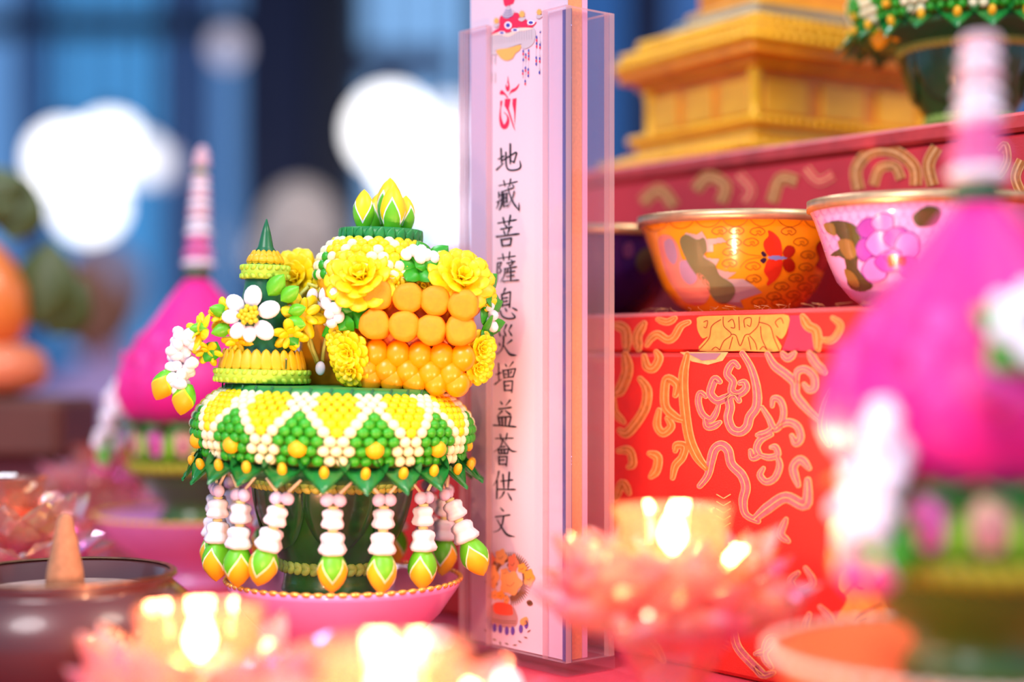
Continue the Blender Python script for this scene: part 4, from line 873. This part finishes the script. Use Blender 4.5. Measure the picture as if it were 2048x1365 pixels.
for x, y, d, dr, R_ in [(706, 556, -118, (-.15, -1, .5), 74), (903, 553, -105, (.35, -1, .55), 68), (578, 560, 20, (-.3, -1, .2), 62), (684, 705, -118, (-.4, -1, -.1), 44), (690, 738, -118, (-.3, -1, -.3), 38), (668, 680, -105, (-.6, -1, .2), 36), (945, 690, -85, (.7, -1, 0), 38), (940, 725, -80, (.6, -1, -.3), 38), (640, 585, -20, (-.4, -1, .1), 45), (762, 560, -115, (.2, -1, -.2), 36), (830, 565, -100, (0, -1, -.1), 30), (615, 610, -10, (-.2, -1, 0), 40), (720, 590, -125, (-.3, -1, -.4), 38), (952, 585, -70, (.8, -.8, .1), 30)]:
    mum(P(x, y, d), dr, R_ * PX, oy_)
for x, y, d, dr, n_ in [(672, 580, -105, (-.5, -1, .3), 4), (690, 622, -120, (-.3, -1, 0), 5), (668, 655, -110, (-.5, -1, -.2), 4), (818, 530, -110, (.1, -1, .5), 5), (842, 515, -95, (.4, -1, .6), 4), (790, 505, -95, (-.2, -1, .6), 3), (958, 575, -60, (1, -.6, .2), 4), (962, 615, -60, (1, -.6, 0), 4), (960, 655, -60, (1, -.6, -.3), 4)]:
    leafset(P(x, y, d), dr, 44 * PX, oy_, n_, 360, LEAFD, 58, random.uniform(0, 90))
drops([P(650 + a, 612 + b, -128 + c) for a, b, c in [(0, -24, 0), (14, -8, 0), (-6, 14, -2), (12, 22, 0), (-14, -4, 0), (4, 4, -6), (-2, 34, 4)]], 1, oy_, WD)
drops([P(815 + a, 505 + b, -112 + c) for a, b, c in [(-22, 0, 0), (-6, -8, 0), (6, 6, -4), (20, 0, 0), (8, -10, 0), (34, 4, 4)]], 1, oy_, WD)
drops([P(962 + a, 620 + b, -66 + c) for a, b, c in [(0, -16, 0), (8, 2, 0), (-2, 16, 0), (8, 24, 4)]], 1, oy_, WD)
# white drop flowers on thin stems between tower and basket
stm = mat('stem_lime', '#d8d860', .5)
for pts in [[(612, 640, -60), (604, 690, -60), (628, 742, -50)], [(598, 650, -60), (612, 700, -70), (632, 745, -50)], [(640, 660, -70), (634, 700, -60), (630, 742, -50)], [(590, 600, -40), (600, 570, -50), (618, 575, -60)], [(606, 622, -50), (622, 580, -55), (640, 560, -60)], [(628, 622, -60), (630, 585, -60), (642, 560, -60)], [(575, 625, -50), (585, 590, -50), (600, 575, -50)]]:
    MB().add(tube([P(*p_) for p_ in pts], 4 * PX)).build('stem', stm, oy_)
for x, y, an, L_ in [(604, 640, 0, 30), (630, 608, 12, 36), (628, 642, 90, 40), (605, 608, 10, 30), (592, 622, 70, 36), (640, 622, 30, 30), (628, 752, 0, 28)]: inst('petal', PETW, oy_, T(*P(x, y, -72)) @ RY(an) @ S(L_ * PX))
# beaded dome with leaf ring and lotus buds
dm = MB().add(lathe([(r * PX, (600 - y) * PX) for r, y in [(112, 600), (118, 560), (116, 530), (105, 505), (88, 488), (76, 482), (10, 480)]], 40)).build('dome', yel2, oy_, T(*P(735, 600, -15)))
random.seed(9)
for j, (r, y, n_) in enumerate([(118, 552, 34), (117, 535, 34), (112, 519, 32), (104, 505, 30), (94, 494, 28), (84, 487, 26)]):
    for i in range(n_):
        a = i * 360 / n_ + (180 / n_ if j % 2 else 0); aa = (a + 180) % 360 - 180
        if abs(aa) > 105: continue
        me = (bme[0], bme[0], bme[1], bme[1], bme[0], bme[0], bme[1], bme[0])[(i + j) % 8]
        if -75 < aa < -40 and j < 3: me = bme[2] if (i + j) % 2 else bme[1]
        inst('dome_bead', me, dm, RZ(a) @ T(0, -r * PX, (600 - y) * PX) @ S(1.0))
lr = MB().add(lathe([(r * PX, z * PX) for r, z in [(60, -14), (80, -14), (83, 0), (80, 13), (20, 14)]], 40)).build('leaf_ring', mgr, oy_, T(*P(742, 470, -15)))
fo = MB().add(petal(.5, .12, .1, 0, 6, 5, .7)).mesh('fold', mgr)
for k in range(24): inst('fold', fo, lr, RZ(k * 15) @ T(0, -82 * PX, -15 * PX) @ RY(20) @ S(26 * PX, 20 * PX, 30 * PX))
tb_ = MB().add(bud(3)).mesh('top_bud', [grb, wht, yel])
for x, y, d, h, rz in [(706, 458, -45, 74, 90), (757, 448, 10, 90, 120), (764, 460, -50, 86, 30), (790, 460, -20, 68, 70), (735, 458, 30, 70, 0)]: inst('bud', tb_, oy_, T(*P(x, y, d)) @ RZ(rz) @ S(h * .80 * PX, h * .80 * PX, h * 1.08 * PX))

# ------------------------------------------------------------------ footed plates
def rim_beads(R, h, m, root, t_):
    rm = MB().add(lathe([(R * .975, h - R * .012), (R * .992, h), (R * .975, h + R * .01)], 64, cap=False)).build('beaded_rim', m, root)
    me = MB().add(sph(6, 5, (R * .05, R * t_, R * t_ * .92))).mesh('rim_bead', m)
    for k in range(64): inst('rim_bead', me, rm, RZ(k * 360 / 64) @ T(0, -R * .985, h))
def plate(x, y, D, R, label, body, rimm, zfoot=0.0):
    c = W(x, y, D); h = c.z - zfoot; root = empty('footed_plate', (c.x, c.y, zfoot))
    MB().add(lathe([(R * .52, 0), (R * .55, .002), (R * .5, .005), (R * .5, .009), (R * .62, .012), (R * .82, h * .62), (R * .97, h - .003), (R, h), (R * .95, h - .0005), (R * .8, h - .006), (R * .3, h - .0115), (.001, h - .012)], 64)).build('body', body, root)
    rim_beads(R, h, rimm, root, .024)
    tag(root, label, 'plate', 'footed plates'); return root, h
plate(688, 1156, .60, .0455, 'lilac footed plate with gold beaded rim under the yellow offering', plate_m, gold)
# the same kind of offering stands on the upper box
cD = .70; cc = W(1940, 85, cD)
cp = oy_.copy(); COL.objects.link(cp); cp.location = (cc.x, cc.y, zUp + .0006); cp.rotation_euler = (0, 0, radians(100))
cp['label'] = 'second yellow clay flower offering standing on the rose red box beside the stupa'
for ch in list(oy_.children):
    if not ch.name.startswith('tassel'): copy_tree(ch, cp)
cpi = (Matrix.Translation(cp.location) @ cp.rotation_euler.to_matrix().to_4x4()).inverted()
random.seed(17)
for i in range(26): inst('blossom_bead', WD, cp, cpi @ T(*W(1768 + random.uniform(-26, 26), 8 + random.uniform(-40, 40), cD - .012 + random.uniform(-.006, .006))) @ RX(random.uniform(0, 180)))
for x, y in ((1800, 32), (1765, 48)): inst('bud', gb, cp, cpi @ T(*W(x, y, cD - .012)) @ RY(190) @ S(62 * PX))

# ------------------------------------------------------------------ pink flower offerings (modelled on the one behind, left)
fp = Fr(395, 1050, .82); QX = fp.s
pr_ = empty('pink_flower_offering', fp.o)
qp = lambda pts: [(r * QX, (1050 - y) * QX) for r, y in pts]
MB().add(lathe(qp([(78, 1050), (80, 1040), (66, 1020), (64, 1010), (95, 985), (118, 955), (128, 935), (130, 920), (110, 915), (10, 915)]), 48)).build('cup', oliv, pr_)
braid('braid', 130, 930, 44, 12, mat('ochre_band', '#a9a012', .5, var=.1), pr_, 38, 1050, QX)
MB().add(lathe(qp([(120, 918), (131, 905), (133, 880), (128, 855), (120, 845), (10, 840)]), 48)).build('flower_band', mat('band_green', '#4f8a1e', .5, var=.2), pr_)
pm = MB().add(petal(.5, .1, .2, .1, 8, 6)).mesh('petal', pnk2); pmg = MB().add(petal(.5, .1, .2, .1, 8, 6)).mesh('petal', mat('apple_green_clay', '#7cc21e', .45)); pmc = MB().add(petal(.5, .1, .2, .1, 8, 6)).mesh('petal', mat('peach_clay', '#f4c8a2', .5))
dot = MB().add(sph(8, 6, 9 * QX)).mesh('flower_bead', mag)
for k in range(14):
    a = k * 360 / 14
    inst('band_petal', (pmc, pm)[k % 2], pr_, RZ(a) @ T(0, -130 * QX, (1050 - 908) * QX) @ RX(8) @ S(46 * QX, 30 * QX, 56 * QX))
    inst('band_leaf', pmg, pr_, RZ(a + 12.8) @ T(0, -133 * QX, (1050 - 915) * QX) @ RX(6) @ S(26 * QX, 26 * QX, 52 * QX))
    inst('flower_bead', dot, pr_, RZ(a) @ T(0, -137 * QX, (1050 - 885) * QX))
gl = MB().add(leafblade(.5, .2, .15)).mesh('collar_leaf', mgr)
for k in range(16): inst('collar_leaf', gl, pr_, RZ(k * 22.5) @ T(0, -118 * QX, (1050 - 842) * QX) @ RX(112) @ S(52 * QX, 40 * QX, 44 * QX))
cone = MB().add(lathe(qp([(128, 845), (150, 812), (160, 785), (155, 750), (140, 715), (112, 675), (84, 640), (56, 600), (34, 572), (20, 556), (5, 552)]), 56, lambda t_, z: 1 + .03 * sin(9 * t_))).build('petal_cone', pnk, pr_)
tr = MB().add(petal(.55, .08, .12, -.05, 8, 6)).mesh('cone_petal', pnk)
tr2 = MB().add(petal(.55, .08, .12, -.05, 8, 6)).mesh('cone_petal', mat('rose_clay', '#fb48ac', .5, sss=.2))
random.seed(3)
for j, (r, y, n_, L_) in enumerate([(154, 800, 26, 52), (150, 752, 26, 50), (132, 712, 24, 48), (106, 675, 20, 46), (80, 640, 16, 44), (54, 604, 12, 42), (32, 576, 8, 36)]):
    for i in range(n_): inst('cone_petal', (tr, tr2)[(i + j) % 3 == 0], cone, RZ((i + .5 * (j % 2)) * 360 / n_) @ T(0, -(r - 3) * QX, (1050 - y) * QX) @ RX((6, -8, -24, -36, -38, -40, -38)[j] * -1 * 1.0 if False else (-4, 6, 24, 36, 38, 40, 38)[j] * -1) @ S(L_ * .62 * QX, 40 * QX, L_ * QX))
# beaded spire
MB().add(lathe(qp([(20, 560), (28, 552), (26, 540), (14, 534), (10, 530)]), 24)).build('spire_base', dgr, pr_)
sp_ = MB().add(tube([(0, 0, (1050 - 545) * QX), (4 * QX, 0, (1050 - 420) * QX), (10 * QX, 0, (1050 - 300) * QX)], 3 * QX)).build('spire', string_m, pr_)
spw = [MB().add(lathe([(r * QX, z * QX) for r, z in [(3, -13), (15, -10), (21, 0), (15, 10), (3, 13)]], 20, lambda t_, z: 1 + .1 * abs(sin(3 * t_)))).mesh('spire_bead', m) for m in (wht, mat('pink_bead', '#f27cb8', .45, sss=.2), mat('blush_bead', '#f0c4cc', .45, sss=.2), mgr)]
for y, k, m in [(528, 1.55, 0), (508, 1.45, 1), (486, 1.2, 1), (466, 1.3, 0), (446, 1.15, 0), (427, 1.1, 2), (409, 1.05, 0), (391, 1.0, 2), (374, .9, 0), (358, .85, 2), (343, .6, 3), (328, .8, 2), (312, .7, 2), (300, .45, 2)]:
    t_ = (545 - y) / 245; inst('spire_bead', spw[m], sp_, T((2 + 8 * t_ * t_) * QX, 0, (1050 - y) * QX) @ S(k, k, .85 if k > .5 else .6))
# side garlands of white blossoms ending in pink buds
WQ = MB().add(sph(8, 6, (13 * QX, 12 * QX, 15 * QX))).mesh('blossom_bead', wht)
pb = MB().add(bud(3)).mesh('garland_bud', [mat('bud_green', '#5fae2a', .4), wht, mat('bud_pink', '#fb3fa4', .45)])
for ga in (-90, 62, 170):
    for i in range(58):
        t_ = i / 57; rr = 158 + 24 * t_; w_ = 9 + 20 * t_ ** .7 if t_ < .8 else 24
        inst('blossom_bead', WQ, pr_, RZ(ga) @ T(random.uniform(-w_, w_) * QX, (-rr + random.uniform(-w_, w_) * .8) * QX, (1050 - (770 + 130 * t_)) * QX) @ RX(random.uniform(0, 180)))
    for s_ in (-1, 1): inst('bud', pb, pr_, RZ(ga) @ T(s_ * 20 * QX, -184 * QX, (1050 - 896) * QX) @ RX(180 + 8 * s_) @ RY(-14 * s_) @ S(54 * QX, 54 * QX, 56 * QX))
    for s_ in (-1, 0, 1): inst('leaf', LEAFD, pr_, RZ(ga) @ T(s_ * 18 * QX, -178 * QX, (1050 - 890) * QX) @ RY(90 + s_ * 70) @ S(44 * QX))
# white blossom on the cone
for ga in (-35, 95):
    M = RZ(ga) @ T(0, -150 * QX, (1050 - 690) * QX) @ RX(-35)
    wo = inst('white_flower', MB().add(sph(10, 8, (14 * QX, 10 * QX, 14 * QX))).mesh('flower_core', blk), pr_, M)
    for i in range(7): inst('petal', PETW, wo, RY(i * 360 / 7) @ T(0, 0, 10 * QX) @ RX(10) @ S(42 * QX, 42 * QX, 42 * QX))
    for i in range(5): inst('leaf', LEAFD, wo, RY(i * 72 + 20) @ T(0, 6 * QX, 12 * QX) @ S(52 * QX, 52 * QX, 48 * QX))
    inst('flower_bead', dot, wo, T(-60 * QX, 5 * QX, -70 * QX) @ S(2.2)); inst('flower_bead', dot, wo, T(-40 * QX, 2 * QX, -84 * QX) @ S(1.8))
tag(pr_, 'hot pink clay cone offering with white spire standing behind the yellow offering', 'offering', 'pink cone offerings')
DR = .40; pc = copy_tree(pr_); c_ = W(1955, 1050, DR); pc.location = (c_.x, c_.y, pr_.location.z + .0076); pc.scale = (.935, .935, .935); pc.rotation_euler = (0, 0, radians(40))
pc['label'] = 'hot pink clay cone offering with white spire in front of the red brocade box'
sp2 = [c for c in pc.children if c.name.startswith('spire') and len(c.children)][0]      # its spire is shorter
for g_ in [g for g in sp2.children if g.matrix_basis.translation.z > (1050 - 382) * QX]: bpy.data.objects.remove(g_)
sp2.data = MB().add(tube([(0, 0, (1050 - 545) * QX), (4 * QX, 0, (1050 - 440) * QX), (5 * QX, 0, (1050 - 380) * QX)], 3 * QX)).mesh('spire', string_m)
fw_ = [c for c in pr_.children if c.name.startswith('white_flower')][0]     # the far one shows no blossom on this side
for g_ in list(fw_.children): bpy.data.objects.remove(g_)
bpy.data.objects.remove(fw_)
white_gold = mat('pale_gold_rim', '#f3dcc8', .25, metal=.3, coat=.5)
# plates for the pink offerings: the dish floor carries the cup
def plate2(x, D, label, body, rimm, lift=0):
    zf = pr_.location.z + lift; R = 205 * .82 / F; c = W(x, 1000, D); root = empty('footed_plate', (c.x, c.y, 0)); h = zf + .006
    MB().add(lathe([(R * .5, 0), (R * .53, .002), (R * .46, .005), (R * .46, .009), (R * .6, zf * .45), (R * .85, zf * .8), (R * .98, h - .002), (R, h), (R * .95, h - .001), (R * .75, zf - .0004), (.001, zf - .0004)], 64)).build('body', body, root)
    rim_beads(R, h, rimm, root, .026); tag(root, label, 'plate', 'footed plates')
plate2(395, .82, 'lilac footed plate with gold beaded rim under the far pink offering', plate_m, gold)
plate2(1955, DR, 'orange footed plate with pale gold rim under the near pink offering', mat('orange_plate', '#f08a4a', .3, coat=.5), white_gold, .0074)

# ------------------------------------------------------------------ crystal lotus candle holders
cry = clear('rose_crystal', (1.0, .84, .80), ior=1.8, rough=.06, cloud=.30, ccol=(1, .55, .46), irid=True, boost=.2)
cry3 = clear('amber_cup_glass', (1.0, .72, .58), ior=1.6, rough=.08, cloud=.06, ccol=(1, .55, .42), boost=.05)
cry2 = clear('clear_crystal', (1.0, .92, .9), ior=1.8, rough=.05, cloud=.28, ccol=(1, .78, .74), irid=True, boost=.26)
wax = mat('orange_wax', '#ff5a1c', .5, sss=.6); flame_m = emit('candle_flame', (1.0, .72, .34), 60.0); wickm = mat('wick', '#2a1a10', .9)
def crystal(L_, w, t_):
    v = [(0, 0, 0)]; ring = [(.55, .3), (1, .62), (.5, .86)]
    for k, z in ring: v += [(-w * k, 0, z * L_), (-w * .45 * k, t_ * k, z * L_), (w * .45 * k, t_ * k, z * L_), (w * k, 0, z * L_), (w * .4 * k, -t_ * .8 * k, z * L_), (-w * .4 * k, -t_ * .8 * k, z * L_)]
    v.append((0, 0, L_)); f = [(0, 1 + (j + 1) % 6, 1 + j) for j in range(6)]
    for r in range(2):
        for j in range(6): a = 1 + r * 6; f.append((a + j, a + (j + 1) % 6, a + 6 + (j + 1) % 6, a + 6 + j))
    f += [(19, 13 + j, 13 + (j + 1) % 6) for j in range(6)]
    return v, f
cA = MB().add(crystal(.030, .0105, .004)).mesh('crystal_petal', cry2, False); cB = MB().add(crystal(.027, .0095, .004)).mesh('crystal_petal', cry, False); cC = MB().add(crystal(.023, .008, .0035)).mesh('crystal_petal', cry, False)
cD = MB().add(sph(6, 4, .0026)).mesh('crystal_bead', cry2, False)
def lotus(x, D, z0, label, lit=True, stem=True, power=.42):
    px_ = (x - 1024) * D / F; root = empty('lotus_candle_holder', (px_, D, 0)); rz = random.uniform(0, 40)
    if stem: MB().add(lathe([(.024, 0), (.025, .003), (.012, .006), (.010, z0 * .55), (.016, z0 * .8), (.021, z0), (.021, z0 + .003), (.003, z0 + .004)], 10)).build('foot', cry, root, smooth=False)
    else: MB().add(lathe([(.020, 0), (.022, max(.002, z0 * .5)), (.018, z0), (.018, z0 + .003), (.003, z0 + .004)], 10)).build('foot', cry, root, smooth=False)
    MB().add(lathe([(.015, z0 + .002), (.034, z0 + .003), (.036, z0 + .005), (.03, z0 + .006), (.01, z0 + .005)], 20)).build('dish', cry2, root, smooth=False)
    for n_, r, z, tilt, me in [(11, .018, .003, 74, cA), (11, .016, .006, 56, cB), (10, .016, .008, 40, cA), (9, .0175, .008, 20, cC)]:
        for k in range(n_): inst('crystal_petal', me, root, T(0, 0, z0 + z) @ RZ(rz + k * 360 / n_ + tilt) @ T(0, -r, 0) @ RX(tilt + random.uniform(-9, 9)) @ RZ(random.uniform(-25, 25)))
    for k in range(22): inst('crystal_bead', cD, root, RZ(k * 360 / 22) @ T(0, -.033 - .003 * (k % 2), z0 + .0075 + .002 * (k % 2)) @ RZ(random.uniform(0, 60)) @ RX(random.uniform(0, 60)))
    MB().add(lathe([(.013, z0 + .006), (.016, z0 + .010), (.0175, z0 + .034), (.0185, z0 + .038), (.0165, z0 + .037), (.015, z0 + .014), (.003, z0 + .013)], 16)).build('candle_cup', cry3, root, smooth=False)
    MB().add(lathe([(.0135, z0 + .0135), (.0145, z0 + .022), (.013, z0 + .0235), (.002, z0 + .0228)], 24)).build('candle', wax, root)
    MB().add(tube([(0, 0, z0 + .022), (0, 0, z0 + .027)], .0006)).build('wick', wickm, root)
    if lit:
        MB().add(lathe([(.0008, 0), (.0032, .003), (.0040, .0055), (.0030, .009), (.0014, .012), (.0002, .0145)], 14)).build('flame', flame_m, root, T(0, 0, z0 + .0235))
        l = bpy.data.lights.new('candle_light', 'POINT'); l.energy = power; l.color = (1.0, .56, .32); l.shadow_soft_size = .005
        lo = bpy.data.objects.new('candle_light', l); COL.objects.link(lo); lo.parent = root; lo.location = (0, 0, z0 + .042)
    tag(root, label, 'candle holder', 'crystal lotus candle holders'); return root
random.seed(2)
lotus(1345, .475, .036, 'rose crystal lotus candle holder on a tall foot beside the acrylic holder')
lotus(400, .44, .0106, 'lit crystal lotus candle holder beside the brown incense bowl', stem=False)
lotus(780, .37, .0128, 'lit crystal lotus candle holder standing alone before the yellow offering', stem=False)
lotus(205, .90, .030, 'crystal lotus candle holder behind the incense bowl beside the far pink offering', lit=False)
lotus(5, .66, .030, 'small crystal lotus holder peeping over the rim of the incense bowl', lit=False)

# ------------------------------------------------------------------ incense bowl with cone
ib = empty('incense_bowl', ((130 - 1024) * .54 / F, .54, 0))
bz = HC - (1145 - HOR) * .54 / F; R = .036
lac = mat('brown_lacquer', '#4e2626', .35, coat=.3, var=.15, vscale=15)
MB().add(lathe([(.024, .004), (.034, .006), (.043, .014), (.0465, .024), (.044, .034), (.038, .0395), (R, bz - .003), (R + .002, bz - .001), (R + .001, bz), (R - .002, bz - .001), (R - .003, bz - .008), (.001, bz - .0085)], 64)).build('body', lac, ib)
MB().add(lathe([(R + .0005, bz - .0005), (R + .0018, bz), (R + .001, bz + .0006), (R - .0005, bz + .0002)], 64, cap=False)).build('rim', mat('worn_brass', '#9a6a4a', .35, metal=1, var=.4, vscale=200), ib)
MB().add(lathe([(R - .003, bz - .008), (R - .004, bz - .0065), (.012, bz - .005), (.001, bz - .0048)], 48, cap=False)).build('ash', mat('ash', '#b8948a', .95, var=.3, vscale=200, bump=1, bscale=600), ib)
for k in range(3): MB().add(lathe([(.004, 0), (.006, .002), (.008, .008)], 12)).build('foot', lac, ib, RZ(30 + k * 120) @ T(0, -.03, 0))
gm = mat('gold_mark', '#e0b070', .35, metal=.8); mk = MB()
for k in range(7):
    a = -28 + k * 8
    mk.add(box((-.0016, -.0003, -.001), (.0016, .0003, -.0005)), 0, RZ(a) @ T(0, -.0405, .0112) @ RX(-30)); mk.add(box((-.0003, -.0003, -.0012), (.0003, .0003, .0014)), 0, RZ(a) @ T((k % 2) * .001, -.0405, .0112) @ RX(-30)); mk.add(box((-.001, -.0003, .0006), (.0012, .0003, .001)), 0, RZ(a) @ T(0, -.0405, .0112) @ RX(-30))
mk.build('gold_inscription', gm, ib)
tag(ib, 'dark brown lacquered incense bowl with worn brass rim', 'bowl')
ic = MB().add(lathe([(.0078, 0), (.0072, .006), (.0045, .020), (.0028, .0275), (.0012, .029)], 24)).build('incense_cone', mat('incense_tan', '#b27a58', .9, var=.2, vscale=300, bump=.6), None, T(ib.location.x, .54, bz - .0048) @ S(.86))
tag(ic, 'tan incense cone standing upright in the ash of the incense bowl', 'incense')

# ------------------------------------------------------------------ golden stupa on the upper box
gp = mat('polished_gold', '#ffae1c', .35, metal=.1, var=.25, vscale=60); go = mat('orange_gold', '#ff9410', .4, metal=.08, var=.3, vscale=50); gy = mat('yellow_gold', '#ffb810', .25, metal=.2, var=.15, vscale=80); sil = mat('grey_silver', '#9a9688', .35, metal=.6, var=.3, vscale=40)
AL = radians(58); cn = Vector(((1510 - 1024) * .76 / F, .76, 0)); h0 = .042; hk = .015
ctr = cn + Vector((-cos(AL), sin(AL), 0)) * h0 + Vector((sin(AL), cos(AL), 0)) * (h0 + hk)
sr = empty('stupa', (ctr.x, ctr.y, zUp + .0004), -AL)
def tier(name, h, z0, z1, m, e=.001): return MB().add(bbox((-h, -h - hk, z0), (h, h + hk, z1), e)).build(name, m, sr, smooth=False)
Zb = lambda y: HC + (HOR - y) * .76 / F - zUp
tier('base_step', h0 + .018, 0, .006, gy); tier('base_step', h0 + .012, .006, .0115, go); tier('base_step', h0 + .006, .0115, Zb(248), gy)
tier('body', h0, Zb(248), Zb(135), go); tier('cornice', h0 + .006, Zb(135), Zb(118), gp); tier('cornice', h0 + .013, Zb(118), Zb(85), go); tier('cornice', h0 + .009, Zb(85), Zb(66), gp); tier('upper_step', h0 + .003, Zb(66), Zb(40), gy)
for k, (h, a_, b_) in enumerate([(.041, 40, 25), (.037, 25, 10), (.033, 10, -6), (.029, -6, -24)]): tier('upper_step', h, Zb(a_), Zb(b_), sil if k < 3 else gp)
tier('upper_block', .024, Zb(-24), Zb(-150), go)
MB().add(lathe([(.028, Zb(-150)), (.034, Zb(-190)), (.034, Zb(-260)), (.022, Zb(-330)), (.01, Zb(-345)), (.009, Zb(-480)), (.002, Zb(-560))], 40)).build('dome', gp, sr)
bd = sph(8, 6, .0022)
def beadrow(h, z, n_, m, r=1.0):
    mb = MB()
    for i in range(n_):
        f_ = (i + .5) / n_ * 2 - 1
        for q_ in (-1, 1): mb.add(bd, 0, T(f_ * h, q_ * (h + hk), z) @ S(r)); mb.add(bd, 0, T(q_ * h, f_ * (h + hk), z) @ S(r))
    tag(mb.build('bead_trim', m, sr), kind='stuff')
beadrow(h0 + .014, Zb(86), 26, gy, 1.2); beadrow(h0 + .004, Zb(40), 24, gy, 1.4); beadrow(h0 + .008, Zb(246), 26, gy, 1.2); beadrow(h0 + .019, .006, 24, gy, 1.4); beadrow(h0 + .011, Zb(66), 22, gy, 1.3)
wp = MB().add(bbox((-.011, -.0012, -.009), (.011, .0012, .009), .0008)).mesh('wall_panel', gp, False)
cpo = MB().add(lathe([(.0032, Zb(248)), (.004, Zb(240)), (.0028, Zb(225)), (.0028, Zb(160)), (.004, Zb(145)), (.0035, Zb(135))], 12)).mesh('corner_post', gy)
for q_ in (-1, 1):
    for i in range(3):
        inst('wall_panel', wp, sr, T(-.028 + .028 * i, q_ * (h0 + hk + .0006), (Zb(248) + Zb(135)) / 2)); inst('wall_panel', wp, sr, T(q_ * (h0 + .0006), -.038 + .038 * i, (Zb(248) + Zb(135)) / 2) @ RZ(90) @ S(1.3, 1, 1))
    for r_ in (-1, 1): inst('corner_post', cpo, sr, T(q_ * h0, r_ * (h0 + hk), 0))
tag(sr, 'golden square stupa with beaded cornices on the rose red box', 'stupa')

# ------------------------------------------------------------------ left edge: peach ornament on a brown stand
D3 = .95; c3 = W(-12, 795, D3)
sd = empty('wooden_stand', (c3.x, c3.y, 0))
wd = mat('brown_wood', '#6b3a2c', .55, var=.25, vscale=20)
MB().add(bbox((-.062, -.04, c3.z - .035), (.052, .05, c3.z), .004)).build('top', wd, sd, smooth=False)
MB().add(bbox((-.055, -.033, .006), (.045, .043, c3.z - .035), .003)).build('body', mat('dark_maroon_wood', '#5a1420', .5, var=.25, vscale=20), sd, smooth=False)
MB().add(bbox((-.062, -.04, 0), (.052, .05, .008), .002)).build('base', wd, sd, smooth=False)
tag(sd, 'brown wooden stand with maroon sides under the peach ornament', 'stand')
pe = empty('peach_ornament', (c3.x - .008, c3.y, c3.z))
pch = mat('peach_glaze', '#f58a5c', .35, sss=.2, coat=.3, var=.2, vscale=20); pch2 = mat('orange_glaze', '#ff8a3a', .3, sss=.2, coat=.3, var=.15, vscale=20)
MB().add(lathe([(.018, 0), (.036, .006), (.041, .016), (.038, .026), (.028, .032), (.01, .034)], 36, lambda t_, z: 1 - .06 * max(0, cos(t_ + 1.2)) ** 6)).build('lower_peach', pch, pe)
MB().add(lathe([(.012, .03), (.024, .036), (.0285, .05), (.027, .066), (.02, .082), (.011, .092), (.003, .097)], 36, lambda t_, z: 1 - .07 * max(0, cos(t_ + 1.2)) ** 6)).build('upper_peach', pch2, pe)
lv = MB().add(leafblade(.36, .12, .12, 8)).mesh('leaf', mat('olive_leaf', '#4c5a24', .45, var=.25, vscale=40))
for x, y, an, L_, d in [(60, 655, 8, .055, .012), (85, 670, 30, .04, .016), (10, 480, 14, .04, .01)]:
    p_ = W(x, y, D3) - pe.location; inst('leaf', lv, pe, T(p_.x, d, p_.z) @ RY(an) @ S(L_ * 1.1, L_, L_))
MB().add(tube([(0, .004, .09), (-.004, .006, .11), (-.01, .006, .122)], [.002, .0018, .0012])).build('stalk', wd, pe)
for an, L_ in ((68, .036), (105, .03), (-70, .04)): inst('leaf', lv, pe, T(-.008, .004, .12) @ RY(an) @ S(L_ * 1.2, L_, L_))
tag(pe, 'orange peach shaped ornament with olive leaves on the brown stand', 'ornament')
